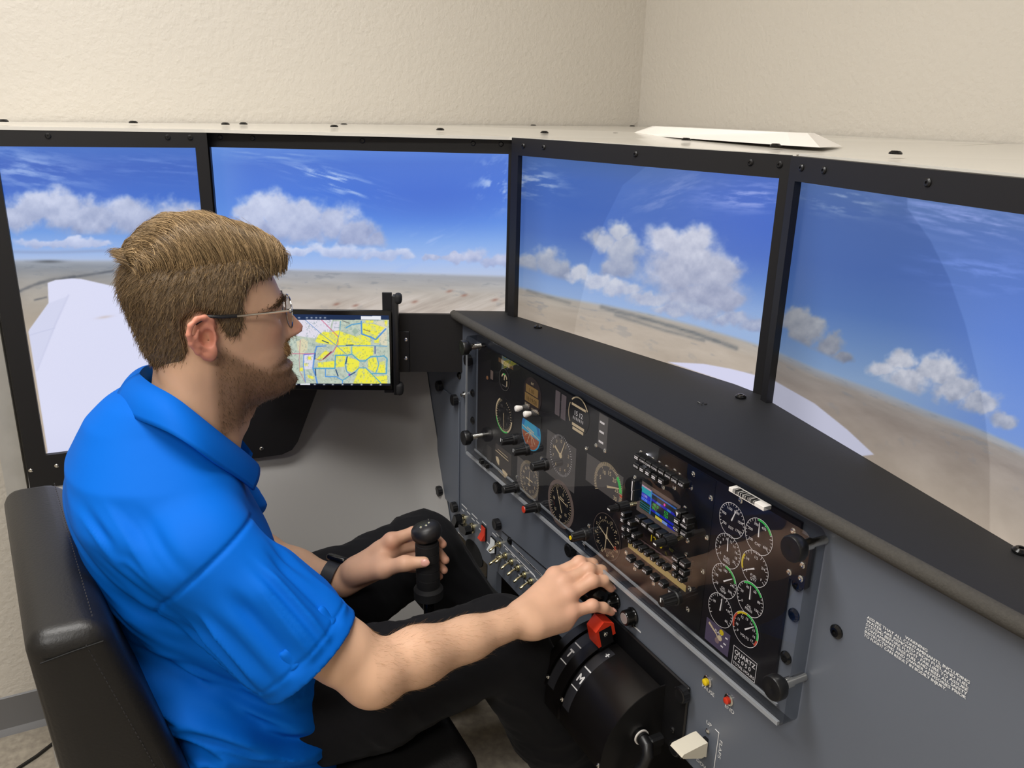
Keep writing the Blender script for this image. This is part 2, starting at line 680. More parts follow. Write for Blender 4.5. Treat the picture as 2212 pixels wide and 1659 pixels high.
def paint_left(X, Y, u, v):
    img = ramp(Y, [(310, '4A74C6'), (360, '3F66C0'), (430, '4470CC'), (500, '6E9ADF'), (545, '9AB6E6'), (575, 'B4C0DA')])
    img = wisps(img, X, Y, 60, 365, 130, 42, 10, 11, .8, '88A4E0')
    img = wisps(img, X, Y, 340, 362, 120, 26, 4, 12, .4, '7C9ADC')
    img = cloud(img, X, Y, [(75, 448, 62, 44), (140, 452, 80, 46), (210, 470, 70, 44), (290, 470, 85, 48), (380, 480, 80, 46), (450, 490, 60, 40), (30, 470, 40, 30)], 21,
                lit='C6CEE8', dark='8795BC', flat=lambda x: 512 + 0 * x)
    img = cloud(img, X, Y, [(90, 522, 60, 9), (160, 524, 80, 9), (210, 527, 40, 7)], 25, lit='C9D2EE', dark='A2B0D6', amp=.5, scale=30)
    img = over(img, C3('8798BE'), np.exp(-((Y - 543 - 2 * np.sin(X / 60)) / 4) ** 2) * .55)
    img = ground(img, X, Y, lambda x: 557 + .004 * x, [(0, 'A9B0BE'), (18, '8C929C'), (50, '9A9794'), (95, 'A79F95'), (170, 'B5A797')], 31)
    img = over(img, C3('50565E'), np.exp(-((Y - 565) / 3.5) ** 2 - ((X - 105) / 30) ** 2) * .8)
    for pts, w in (([(40, 630), (75, 615), (110, 605), (160, 598)], 3.5), ([(75, 648), (100, 642)], 2.2), ([(150, 600), (215, 590), (245, 585)], 3)):
        img = over(img, C3('4E535C'), np.exp(-(seg_dist(X, Y, pts) / w) ** 2) * .7 * (.4 + .9 * fbm(X / 14, Y / 6, 5)))
    wing = [(103, 611), (120, 605), (155, 601.5), (175, 602.5), (262, 622), (300, 634), (420, 675), (470, 1000), (95, 1000), (103, 975), (62, 717), (64, 712), (105, 655)]
    img = over(img, C3('D9DBF3'), poly_a(X, Y, wing))
    flap = [(62, 717), (64, 712), (105, 655), (146, 640), (78, 800)]
    img = over(img, C3('D0D3EC'), poly_a(X, Y, flap, 2.0))
    img = over(img, C3('C3C6E2'), np.exp(-(seg_dist(X, Y, [(148, 638), (120, 700), (80, 800)]) / 2.2) ** 2) * .55)
    img = over(img, C3('BFC3E0'), np.exp(-(seg_dist(X, Y, [(64, 724), (95, 715), (118, 709)]) / 1.2) ** 2) * .6)
    img = over(img, C3('CDC3C6'), np.exp(-((X - 226) / 16) ** 2 - ((Y - 685 + .14 * (X - 226)) / 3) ** 2) * .9)
    img = over(img, C3('CACCE6'), sstep(900, 980, Y) * .25 * poly_a(X, Y, wing))
    return img


def paint_mid(X, Y, u, v):
    img = ramp(Y + .01 * (X - 700), [(318, '5C86D8'), (355, '4A74D0'), (420, '4A7ADA'), (480, '5E90E4'), (530, '86ACE8'), (570, 'A2BCEA'), (592, 'B2C2E2')])
    img = over(img, C3('6F98DC'), sstep(560, 455, X) * .45 * sstep(620, 420, Y))
    img = over(img, C3('3A62C6'), np.exp(-((X - 930) / 190) ** 2 - ((Y - 430) / 60) ** 2) * .55)
    img = wisps(img, X, Y, 725, 392, 95, 22, 17, 41, 1.0, 'A9C0EE')
    img = wisps(img, X, Y, 1080, 395, 46, 48, -35, 43, .9, 'A6BDEC')
    img = wisps(img, X, Y, 590, 335, 120, 18, 5, 44, .5, '86A6E2')
    img = wisps(img, X, Y, 900, 545, 80, 34, -25, 45, .6, '9DB8EC')
    img = cloud(img, X, Y, [(545, 455, 46, 40), (600, 450, 62, 36), (655, 455, 62, 36), (560, 495, 58, 36), (640, 490, 90, 46), (720, 480, 66, 42), (765, 505, 56, 40), (800, 520, 40, 22)], 51,
                lit='CBD3EC', dark='8F9CC4', flat=lambda x: 535 + .02 * (x - 600))
    img = cloud(img, X, Y, [(640, 542, 70, 9), (740, 541, 90, 13), (830, 550, 60, 10), (870, 553, 26, 6)], 55, lit='CCD6F0', dark='A4B3DA', amp=.5, scale=26)
    img = cloud(img, X, Y, [(935, 560, 16, 7), (985, 560, 34, 8), (1022, 550, 26, 20), (1060, 562, 34, 12), (1085, 557, 22, 18)], 57, lit='C6CCE6', dark='9AA8D0', amp=.5, scale=18)
    img = ground(img, X, Y, lambda x: 577 + .030 * (x - 610), [(0, 'B3B7C2'), (10, '9DA0A8'), (28, 'A8A6A6'), (46, 'B4ADA6'), (75, 'BDB2A8'), (110, 'BFB4AB')], 61)
    hills = fbm((X + 2.2 * (Y - 640)) / 26, (Y - 640 + .25 * X) / 16, 66, 5)
    dyh = sstep(628, 650, Y + .02 * (X - 900)) * sstep(640, 760, X)
    img = over(img, C3('CFC6BF'), sstep(.45, .75, hills) * .7 * dyh)
    img = over(img, C3('9C9088'), sstep(.5, .25, hills) * .45 * dyh)
    for x, y in ((727, 657), (768, 660), (896, 652), (971, 629), (1003, 638), (1069, 648)):
        img = over(img, C3('8A5A4C'), np.exp(-((X - x) / 7) ** 2 - ((Y - y + .2 * (X - x)) / 3) ** 2) * .6)
    return img


def blade(img, X, Y, fn, amt):
    """the turning propeller's grey disc edge, as the simulator draws it"""
    return img + (amt * sstep(-1.5, 1.5, fn))[..., None]


def paint_right(X, Y, u, v):
    q = Y - .085 * (X - 1127) - 30 * np.clip(v, 0, 1) * (u - .2)
    img = ramp(q, [(335, '46649F'), (380, '3E62AE'), (440, '3A60B0'), (500, '4468B4'), (560, '5F82C0'), (610, '7F9CCC'), (650, '8FA8CF')])
    img = over(img, C3('3B5FC4'), sstep(1380, 1640, X) * .55 * sstep(640, 380, q))
    img = wisps(img, X, Y, 1150, 395, 60, 30, 8, 71, 1.0, '90A4CC')
    img = wisps(img, X, Y, 1620, 425, 100, 30, 2, 72, .9, '7C90D4')
    img = wisps(img, X, Y, 1450, 420, 90, 40, -20, 73, .6, '6C82C0')
    img = cloud(img, X, Y, [(1140, 575, 40, 28), (1180, 568, 46, 34), (1215, 585, 22, 26)], 81, lit='B4B9C6', dark='7C88A6', flat=lambda x: 602 + .30 * (x - 1190))
    img = cloud(img, X, Y, [(1335, 500, 28, 26), (1300, 520, 34, 26), (1345, 545, 44, 44), (1330, 580, 36, 28)], 82, lit='B9BDCA', dark='7E8AAA', amp=.55)
    img = cloud(img, X, Y, [(1440, 520, 56, 40), (1500, 520, 48, 40), (1480, 570, 96, 74), (1550, 590, 54, 56), (1520, 640, 90, 48), (1570, 650, 40, 32)], 83, soft=.6, lit='BEC2D4', dark='8089A8', amp=.6)
    img = cloud(img, X, Y, [(1250, 592, 24, 20), (1290, 610, 40, 18), (1340, 622, 50, 20), (1400, 645, 50, 18), (1450, 668, 40, 14), (1510, 670, 40, 18), (1580, 690, 40, 18), (1630, 705, 40, 16)], 84, lit='BCC1D0', dark='8692B4', amp=.55, scale=24)
    hor = lambda x: np.interp(x, [1110, 1200, 1300, 1400, 1500, 1600, 1700], [612, 634, 652, 672, 697, 727, 760])
    img = ground(img, X, Y, hor, [(0, '93A0B4'), (12, 'A39C94'), (40, 'AB9F92'), (90, 'AC9F91'), (160, 'B3A596')], 91)
    for pts, w, a in (([(1300, 664), (1400, 690), (1500, 720), (1590, 752)], 5, .75), ([(1330, 680), (1430, 712), (1520, 736)], 4, .5), ([(1140, 628), (1230, 655)], 4, .4)):
        img = over(img, C3('545A60'), np.exp(-(seg_dist(X, Y, pts) / w) ** 2) * a * (.35 + fbm(X / 18, Y / 4, 92)))
    wing = [(1443, 782), (1520, 786), (1580, 797), (1650, 815), (1660, 880), (1600, 835)]
    img = over(img, C3('C9C9E2'), poly_a(X, Y, wing))
    arc = lambda: np.interp(Y, [340, 400, 480, 560, 620, 690, 800], [1420, 1345, 1305, 1275, 1262, 1245, 1230]) - X
    img = blade(img, X, Y, -arc(), .035)
    img = img * (1 - .10 * sstep(1190, 1125, X))[..., None]
    return img


def paint_far(X, Y, u, v):
    q = Y - .14 * (X - 1731) - 60 * v * u
    img = ramp(q, [(390, '4C669A'), (450, '3E5C9C'), (560, '3A5CA0'), (650, '4468A8'), (720, '5E7EB0'), (790, '7A94B8')])
    img = over(img, C3('4E74CE'), sstep(1900, 2212, X) * .6 * sstep(300, 800, Y) * sstep(1000, 800, q))
    img = wisps(img, X, Y, 1810, 430, 80, 30, 10, 101, 1.0, '7E92B8')
    img = wisps(img, X, Y, 2080, 470, 160, 40, 12, 102, .9, '7488C6')
    img = wisps(img, X, Y, 2120, 590, 140, 40, 8, 103, .5, '6684D4')
    img = cloud(img, X, Y, [(1715, 690, 36, 28), (1750, 712, 38, 30), (1790, 745, 36, 24), (1815, 770, 24, 16), (1725, 730, 30, 26)], 111, lit='979BA6', dark='6E7588', amp=.6, scale=26, flat=lambda x: 742 + .48 * (x - 1720))
    img = cloud(img, X, Y, [(1905, 795, 42, 20), (1950, 775, 34, 22), (1960, 820, 56, 32), (2020, 800, 58, 36), (2060, 840, 50, 34), (2120, 870, 44, 26), (2165, 905, 36, 20)], 112, lit='BDC0CC', dark='8089A0', amp=.6, scale=26, flat=lambda x: 825 + .42 * (x - 1900))
    hor = lambda x: np.interp(x, [1680, 1760, 1830, 1900, 2000, 2100, 2212, 2400], [755, 790, 815, 840, 880, 915, 965, 1040])
    img = ground(img, X, Y, hor, [(0, '8A98AC'), (26, '8C8580'), (60, '8A8079'), (160, '9C9084'), (260, 'AFA090')], 121)
    wing = [(1660, 815), (1700, 838), (1760, 872), (1830, 928), (1888, 982), (1860, 985), (1760, 935), (1660, 890)]
    img = over(img, C3('B9BACE'), poly_a(X, Y, wing))
    edge = np.interp(Y, [450, 520, 600, 700, 800, 900, 1000], [1960, 2010, 2050, 2085, 2110, 2128, 2138])
    img = blade(img, X, Y, X - edge, .055)
    img = img * (1 - .12 * sstep(1790, 1700, X))[..., None]
    return img


MLAB = ['tall portrait monitor showing a white wing, at the left edge beside the seat',
        'widescreen monitor with a big cumulus cloud directly behind the tablet',
        'widescreen monitor angled behind the clear instrument cover, clouds over a tilted horizon',
        'widescreen monitor cut by the right edge, showing a dark blue banked sky']
SIZES = [(9, 16, 250, 440), (16, 9, 440, 248), (16, 9, 440, 248), (16, 9, 440, 248)]
PAINT = [paint_left, paint_mid, paint_right, paint_far]
BEZ = [None, (-.016, .607, -.033, .462), (-.021, .607, -.033, .345), (-.016, .612, -.033, .345)]
for i in range(4):
    o, ex, nn, ez = mon_frame(i)
    wu, hu, nx, ny = SIZES[i]
    wd, ht = wu * U, hu * U
    base = o + ex * wd / 2 - ez * (ht + .05)
    t = thing('display_monitor', MLAB[i], 'monitor', tuple(base), 'simulator view monitors')
    X, Y, uu, vv = screen_canvas(i, wd, ht, nx, ny)
    color_grid('screen', o, ex, ez, wd, ht, PAINT[i](X, Y, uu, vv), M_screen, t)
    fr = (o, ex, nn, ez)
    b = MB(fr)
    d0, d1 = -.004, .011
    if i == 0:
        # one tall plate that runs on below the next monitor and ends in a rounded corner
        b.box((-.036, d0, -ht), (0, d1, .033)); b.box((wd, d0, -.46), (wd + .022, d1, .033)); b.box((0, d0, 0), (wd, d1, .033))
        pl = [(-.036, -.660), (.455, -.658), (.478, -.650), (.492, -.632), (.545, -.505), (.545, -.46), (wd, -.46), (wd, -ht), (-.036, -ht)]
        b.prism(pl, (0, 0, 0), (1, 0, 0), (0, 0, 1), (0, 1, 0), d0, d1)
    else:
        u0, u1, v0, v1 = BEZ[i]
        b.box((u0, d0, -v1), (0, d1, -v0)); b.box((wd, d0, -v1), (u1, d1, -v0))
        b.box((0, d0, 0), (wd, d1, -v0)); b.box((0, d0, -v1), (wd, d1, -ht))
    b.build('bezel', M_black, t)
    b = MB(fr); b.box((-.012, -.022 if i == 0 else -.05, -ht - .012), (wd + .012, -.006, .012)); b.build('housing', M_blackplast, t)
    us = [[(.085), (.285), (.325)], [.022, .085, .30, .52, .576], [.015, .075, .31, .54, .59], [.012, .062, .25, .5, .58]][i]
    for q in us:
        screw_at(o + ex * q + ez * .019 + nn * d1, nn, t, SCREW)
    if i == 0:
        for q, z in ((.016, .617), (.368, .603), (.413, .637), (-.03, .62)):
            screw_at(o + ex * q - ez * z + nn * d1, nn, t, SCREWSIL)

# cover sheets on top of the cabinet
zb = lambda y: 1.4055 + .0095 * (y + 1.02)
FRONT = [(-.880, -1.062, 1.4025), (-.857, -.672, 1.4025), (-.634, -.127, 1.4025), (-.004, .006, 1.4025)]
t = thing('cabinet_cover', 'long glossy white cover sheet over the three left monitors', 'cover', (-.9, -.1, 1.39), 'white cabinet cover sheets')
b = MB()
pl = FRONT + [(-.028, .505, zb(.505)), (-1.092, .505, zb(.505)), (-1.092, -.2, zb(-.2)), (-1.092, -1.062, zb(-1.062))]
n = len(pl)
v = [p for p in pl] + [(p[0], p[1], p[2] - .006) for p in pl]
cen = len(v)
b.add(v, [tuple(range(n)), tuple(range(2 * n - 1, n - 1, -1))] + [(i, n + i, n + (i + 1) % n, (i + 1) % n) for i in range(n)])
b.build('sheet', M_white, t, smooth=0)
for q in ((8, 260.5), (288, 263), (487, 266.5), (526, 266), (722, 271.5), (740, 267.5), (930, 269), (951, 278.5), (1103, 271.5), (1176, 285), (1272, 273), (1330, 289), (1482, 300.5), (1675, 314)):
    P = un(q[0], q[1] + 4, 'Z', 1.4085)
    P[0], P[1] = max(P[0], -1.08), min(P[1], .49)
    back = q[1] < 266 + .006 * (q[0] - 700) + 2
    screw_at((P[0], P[1], 1.4095 if P[1] < .1 else zb(P[1]) - .002), (0, 0, 1), t, SCREWBIG)
t = thing('cabinet_cover', 'white cover sheet over the rightmost monitor with a seam beside it', 'cover', (.35, .2, 1.39), 'white cabinet cover sheets')
b = MB()
pl = [(.000, .006, 1.404), (.63, -.128, 1.404), (.66, .505, 1.418), (-.022, .505, zb(.505))]
v = pl + [(p[0], p[1], p[2] - .006) for p in pl]
b.add(v, [(0, 1, 2, 3), (7, 6, 5, 4)] + [(i, 4 + i, 4 + (i + 1) % 4, (i + 1) % 4) for i in range(4)])
b.build('sheet', M_white, t, smooth=0)
for q in ((1934, 334), (1970, 308)):
    P = un(q[0], q[1], 'Z', 1.410)
    screw_at((P[0], P[1], 1.4105), (0, 0, 1), t, SCREWBIG)

# white tapered fairing lying on the covers
LO = [(-.64, .165, 0), (-.60, .130, 0), (-.08, .070, 0), (-.03, .078, 0), (-.075, .175, 0), (-.58, .225, 0)]
HI = [(-.535, .145, 0), (-.50, .128, 0), (-.13, .110, 0), (-.10, .122, 0), (-.12, .158, 0), (-.52, .175, 0)]
b = MB()
v = [(x, y, 1.4112) for x, y, _ in LO] + [(x, y, 1.4295) for x, y, _ in HI]
b.add(v, [tuple(range(5, -1, -1)), tuple(range(6, 12))] + [(i, (i + 1) % 6, 6 + (i + 1) % 6, 6 + i) for i in range(6)])
tag(b.build('plastic_fairing', M_whiteplast, smooth=0), 'long white chamfered plastic fairing lying on the cabinet covers', 'fairing')

# wall post behind the portrait monitor
b = MB()
b.box((-1.01, -1.105, .0), (-.925, -1.085, 1.395)); b.box((-1.01, -1.085, .0), (-.985, -1.068, 1.395)); b.box((-.945, -1.085, .0), (-.925, -1.068, 1.395))
tag(b.build('cabinet_post', M_alu), 'pale metal channel post at the left edge behind the portrait monitor', 'post')

# side wall of the cockpit shell, leaning inwards at its foot
t = thing('side_shell', 'light grey leaning side wall below the tablet, inside the cockpit', 'side wall', (-.8, -.7, .18))
b = MB()
ys = [-1.06, -.8, -.5, -.34, -.27, -.235, -.215, -.205]
off = [0, 0, 0, 0, .004, .014, .030, .05]
zs = [(.96, -.985), (.766, -.907), (.536, -.805), (.30, -.70), (.18, -.65)]
v, f = [], []
for y, dx in zip(ys, off):
    for z, x in zs:
        v.append((x + dx, y, z))
for i in range(len(ys) - 1):
    for j in range(len(zs) - 1):
        a = i * 5 + j
        f.append((a, a + 1, a + 6, a + 5))
n0 = len(v)
v += [(x - .012, y, z) for x, y, z in v]
f += [tuple(n0 + q for q in reversed(p)) for p in f]
b.add(v, f); b.build('shell', M_greywall, t, smooth=40, normals=False)

# ================================================================ GLARESHIELD
M_glare = mat('charcoal_textured_vinyl', '18181A', 0.62, bump=(700, 0.25, 0.0006), var=(40, 0.06))
M_foam = mat('grey_foam_edge', '423F3A', 0.85, bump=(420, 0.6, 0.0015), var=(300, 0.12))
t = thing('glareshield', 'wide charcoal glareshield ledge with a grey foam front edge, under the monitors', 'glareshield', (0, -.12, 1.02))
b = MB()
back = [(-.690, -.118), (-.632, -.112), (-.35, -.05), (-.10, -.002), (0, .004), (.10, -.006), (.34, -.055), (.75, -.145)]
pl = [(-.722, -.196), (-.716, -.216)] + [(-.68, -.216), (.80, -.216)] + back[::-1] + [(-.700, -.150)]
b.prism(pl, (0, 0, 0), (1, 0, 0), (0, 1, 0), (0, 0, 1), 1.022, 1.0415)
b.build('board', M_glare, t)
b = MB()
pts = [(-.705, -.155, 1.033), (-.722, -.196, 1.033), (-.716, -.212, 1.033), (-.700, -.217, 1.033), (-.66, -.2175, 1.033), (.0, -.2175, 1.033), (.80, -.2175, 1.033)]
b.tube(pts, .0095, 12); b.build('foam_edge', M_foam, t)
for x, y, s in ((1162, 707, 1), (1600, 858, 1), (2205, 1192, 1.2)):
    P = un(x, y, 'Z', 1.0425)
    screw_at(P, (0, 0, 1), t, SCREWBIG if s < 1.1 else SCREWBIG)
b = MB()
P = un(1517, 872, 'Z', 1.0418)
for q in range(4):
    a = q * math.pi / 2 + .6
    b.tube([P + np.array([math.cos(a) * .003, math.sin(a) * .003, 0]), P + np.array([math.cos(a) * .008, math.sin(a) * .006, .0012])], .0009, 5)
b.build('vent_clip', M_blackplast, t)

# ================================================================ GREY INSTRUMENT PANEL
YP = -.203            # front of the grey faceplate
YD = -.2075           # front of the dark display
YA = -.228            # front of the clear cover
EX, EZ, EN = np.array([1.0, 0, 0]), np.array([0, 0, 1.0]), np.array([0, -1.0, 0])


def on(x, y, Y):
    return un(x, y, 'Y', Y)


panel = thing('instrument_console', 'grey metal instrument panel with switches, warning text and quadrant cut-outs', 'instrument panel', (0, -.19, .46))
b = MB()
b.prism([(-.80, .505), (-.545, .505), (-.545, .455), (-.52, .44), (-.50, .455), (-.50, .513), (-.40, .513), (.12, .540), (.80, .540), (.80, 1.021), (-.95, 1.021), (-.93, .90), (-.907, .766)],
        (0, 0, 0), EX, EZ, EN, -YP - .012, -YP)
b.build('faceplate', M_grey, panel, smooth=0)
b = MB(); b.box((-.93, -.10, .90), (.80, -.09, 1.02)); b.build('back_plate', M_black, panel)
b = MB(); b.box((-.90, -.03, .02), (.80, -.022, .56)); b.build('shade_sheet', M_black, panel)  # black sheet added to stand for the darkness under the panel
# access door at the left with four thumb screws
c = [on(*q, YP) for q in ((947, 838), (995, 858), (993, 1104), (949, 1062))]
x0, x1 = (c[0][0] + c[3][0]) / 2, (c[1][0] + c[2][0]) / 2
z1, z0 = (c[0][2] + c[1][2]) / 2, (c[2][2] + c[3][2]) / 2
b = MB(); b.rbox((x0, YP - .0045, z0), (x1, YP, z1), .0015, 1); b.build('access_door', M_grey, panel)


def thumb_fn(b, r=.0125, h=.013):
    n = 30
    pr = []
    for k in range(n):
        rr = r if k % 2 else r * .94
        pr.append((rr * math.cos(2 * math.pi * k / n), rr * math.sin(2 * math.pi * k / n)))
    b.lathe((0, 0, 0), (0, 0, 1), [(0, .006), (.003, .006)], 12)
    b.prism(pr, (0, 0, 0), (1, 0, 0), (0, 1, 0), (0, 0, 1), .003, h)
    b.lathe((0, 0, h), (0, 0, 1), [(0, r * .9), (.001, r * .75), (.0005, r * .5)], 16)


THUMB = local_mesh(thumb_fn, 'thumb_screw', M_blackplast)
RN = frame_rot((1, 0, 0), (0, 0, 1), (0, -1, 0))
for q in ((955, 833), (988, 863), (955, 1059), (987, 1094), (1082, 1052), (1080, 1131), (1240, 1186), (1018, 777)):
    put_mesh(THUMB, 'thumb_screw', on(*q, YP - (.0045 if q[0] < 1000 else 0)), panel, RN)
for q in ((945, 1087), (1102, 1168), (993, 811), (1808, 1364)):
    put_mesh(SCREWBIG, 'screw', on(*q, YP), panel, RN)
# jack between door and cover
b = MB()
P = on(1007, 852, YP)
b.lathe(P, EN, [(0, .007), (.006, .007), (.006, .004), (.012, .004), (.012, .002)], 14)
b.build('jack', M_chrome, panel)

# seam of the lower right sub panel
b = MB()
for p, q in (((1085, 1148), (1218, 1262)), ((1247, 1198), (1247, 1222))):
    A, B = on(*p, YP - .0004), on(*q, YP - .0004)
    b.tube([A, B], .0011, 5)
b.build('panel_seam', M_black, panel)

# oval opening at the lower left
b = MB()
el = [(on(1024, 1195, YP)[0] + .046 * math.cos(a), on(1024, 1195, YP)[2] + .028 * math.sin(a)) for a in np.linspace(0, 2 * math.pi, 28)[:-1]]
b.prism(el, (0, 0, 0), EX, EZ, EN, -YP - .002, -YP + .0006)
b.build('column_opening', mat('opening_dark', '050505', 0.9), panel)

# ---- white lettering on the grey panel
b = MB()
A = on(1873, 1333, YP - .0006)
B = on(2096, 1466, YP - .0006)
width = B[0] - A[0]
lines = ['ASSURE THAT ALL CONTAMINANTS, INCLUDING', 'WATER, ARE REMOVED FROM FUEL AND FUEL', 'SYSTEMS BEFORE FLIGHT. FAILURE TO ASSURE',
         'CONTAMINANT FREE FUEL AND HEED ALL SAFETY', 'INSTRUCTIONS AND OWNER ADVISORIES PRIOR', 'TO FLIGHT CAN RESULT IN BODILY INJURY.']
zt, step, size = .9395, .00445, .0047
for k, s in enumerate(lines):
    wv = text2d(s)[0][:, 0].max()
    sx = width / (wv * size) if k < 5 else width * .83 / (wv * size)
    b.text(s, (A[0], YP - .0006, zt - k * step), EX, EZ, size, 'L', sx, bold=.0004)
b.text('WARNING', (A[0] + width * .5, YP - .0006, zt + step * 1.05), EX, EZ, size, 'C', 1.15, bold=.0004)


def ptext(s, x, y, h, align='C', sx=1.1):
    P = on(x, y, YP - .0006)
    b.text(s, P, EX, EZ, h, align, sx, bold=.0002)


ptext('PAUSE', 1529, 1494, .0085); ptext('END', 1575, 1535, .0085)
ptext('UP', 1531, 1567, .0085); ptext('DOWN', 1519, 1658, .0085)
P = on(1552, 1622, YP - .0006)
b.text('FLAPS', P + EZ * .02, -EZ, EX, .008, 'L', 1.5)
for p, q in (((1545, 1575), (1553, 1583)), ((1553, 1583), (1541, 1668))):
    b.tube([on(*p, YP - .0005), on(*q, YP - .0005)], .0006, 4)
# bracket line over the toggles and small captions (too small to read in the photo)
for p, q in (((1088, 1176), (1154, 1242)), ((1154, 1242), (1156, 1248)), ((1088, 1176), (1088, 1182))):
    b.tube([on(*p, YP - .0005), on(*q, YP - .0005)], .0005, 4)
for x, y, wd in ((1003, 1094, .03), (1000, 1102, .014), (1012, 1108, .018), (1025, 1115, .03), (1022, 1122, .016), (1032, 1128, .016), (1046, 1130, .02), (1038, 1144, .016), (1053, 1172, .02),
                 (1068, 1155, .02), (1080, 1160, .036), (1083, 1163, .02), (1094, 1187, .012), (1108, 1200, .014), (1120, 1213, .014), (1135, 1228, .014), (1150, 1240, .026), (1162, 1254, .02),
                 (1118, 1190, .05), (1134, 1207, .06), (1152, 1225, .06), (1168, 1241, .06), (1122, 1195, .05), (1140, 1214, .06), (1160, 1234, .06), (1082, 1194, .012), (1094, 1214, .01), (1108, 1228, .01),
                 (1121, 1242, .01), (1136, 1256, .01), (1150, 1270, .01), (995, 1155, .03), (1321, 1330, .02), (1370, 1353, .035)):
    P = on(x, y, YP - .0005)
    b.box((P[0] - wd / 2, P[1], P[2] - .0016), (P[0] + wd / 2, P[1] + .0002, P[2] + .0010))
b.build('lettering', M_print, panel, smooth=0, normals=False)['kind'] = 'stuff'

# ---- toggle switches
def tog_base(b):
    b.lathe((0, 0, 0), (0, 0, 1), [(0, .0075), (.0025, .0075), (.0025, .0055), (.008, .0050), (.0085, .0035)], 12)
def tog_lever(b):
    b.lathe((0, 0, .006), (0, -.55, 1), [(0, .0018), (.012, .0025), (.021, .0031), (.0225, .0022)], 10)
TB, TL_ = local_mesh(tog_base, 'bushing', M_brass), local_mesh(tog_lever, 'lever', M_brass)
for q in ((1080, 1175), (1093, 1200), (1080, 1204), (1106, 1213), (1120, 1226), (1134, 1241), (1148, 1255), (1163, 1270)):
    o = put_mesh(TB, 'toggle_switch', on(*q, YP), panel, RN)
    l = bpy.data.objects.new('lever', TL_); COL.objects.link(l); l.parent = o
# ---- key and fuel selector switches
for k, (x, y, ang) in enumerate(((1003, 1121, 60), (1022, 1140, 10))):
    P = on(x, y, YP)
    b = MB(); b.lathe(P, EN, [(0, .012), (.004, .012), (.006, .009), (.012, .009)], 18)
    o = b.build('rotary_switch', M_brass, panel)
    a = math.radians(ang)
    ex2, ez2 = EX * math.cos(a) + EZ * math.sin(a), -EX * math.sin(a) + EZ * math.cos(a)
    b = MB(); b.prism([(-.022, -.005), (-.016, -.009), (.012, -.009), (.018, 0), (.012, .009), (-.016, .009), (-.022, .005)], P, ex2, ez2, EN, .010, .026)
    b.build('handle', M_blackgl, o)
# ---- rockers
def rocker(x, y, m, hz):
    P = on(x, y, YP)
    b = MB(); b.rbox((P[0] - .012, YP - .003, P[2] - hz), (P[0] + .012, YP, P[2] + hz), .001, 1)
    o = b.build('rocker_switch', M_blackplast, panel)
    b = MB()
    b.prism([(.003, -hz * .85), (.0135, -hz * .75), (.005, 0), (.0045, hz * .85), (.003, hz * .85)], (P[0] - .009, YP, P[2]), EN, EZ, EX, 0, .018)
    b.build('paddle', m, o)
rocker(1047, 1151, M_red, .018); rocker(1067, 1177, mat('white_rocker', 'F4F4F0', .3, emit=.35), .017)
# ---- push buttons PAUSE / END
for x, y, m in ((1530, 1471, M_yellow), (1576, 1511, M_red)):
    P = on(x, y, YP)
    b = MB(); b.lathe(P, EN, [(0, .0085), (.002, .0085), (.003, .0072), (.0032, .0058), (.001, .0055)], 20); o = b.build('push_button', M_chrome, panel)
    b = MB(); b.lathe(P, EN, [(0, .0050), (.007, .0050), (.008, .0036), (.0082, .0005)], 16); b.build('plunger', m, o)
# ---- flap lever
P = on(1527, 1597, YP)
fl = MB(); fl.rbox(P + (-.004, -.010, -.006), P + (.004, .0, .004), .001, 1)
o = fl.build('flap_switch', M_blackplast, panel)
for dz_ in (.014, -.026):
    screw_at(P + EZ * dz_, EN, o, SCREWSIL)
b = MB()
b.prism([(.010, -.014), (.018, -.016), (.052, -.003), (.055, 0), (.052, .004), (.018, .008), (.010, .008)], P, EN, EZ, EX, -.013, .013)
b.build('wedge_handle', M_cream, o)
# ---- dark round knobs beside the quadrant
def bakelite(x, y):
    P = on(x, y, YP)
    b = MB(); b.lathe(P, EN, [(0, .014), (.003, .0145), (.006, .0125), (.016, .0125), (.018, .0112)], 24); o = b.build('dial_knob', M_blackgl, panel)
    b = MB(); b.lathe(P + EN * .018, EN, [(0, .009), (.0006, .009)], 20); b.build('cap', M_alu, o)
    b = MB(); b.prism([(-.012, -.0122), (-.006, -.0155), (.006, -.0155), (.012, -.0122)], P, EX, EZ, EN, .002, .0055); b.build('pointer', M_chrome, o)
bakelite(1368, 1330); bakelite(1330, 1297)
# corner bolt beside the quadrant plate
put_mesh(SCREWBIG, 'screw', on(1451, 1612, YP), panel, RN)

# ================================================================ CLEAR COVER WITH DISPLAY
ov = thing('instrument_cover', 'thick clear acrylic instrument cover over the dark gauge display', 'instrument cover', (-.14, -.215, .74))
M_clear = clear_mat('clear_acrylic', (.97, .975, .98), 0.0, 1.68)
M_edge = clear_mat('acrylic_edge', (.55, .57, .60), 0.12, 1.7)
M_disp = mat('display_black', '17151A', 0.4, emit=.35)
XA0, XA1, ZA0, ZA1 = -.613, .319, .748, 1.012


def round_rect(x0, x1, z0, z1, r, n=5):
    p = []
    for cx, cz, a0 in ((x1 - r, z0 + r, -90), (x1 - r, z1 - r, 0), (x0 + r, z1 - r, 90), (x0 + r, z0 + r, 180)):
        for k in range(n + 1):
            a = math.radians(a0 + 90 * k / n)
            p.append((cx + r * math.cos(a), cz + r * math.sin(a)))
    return p


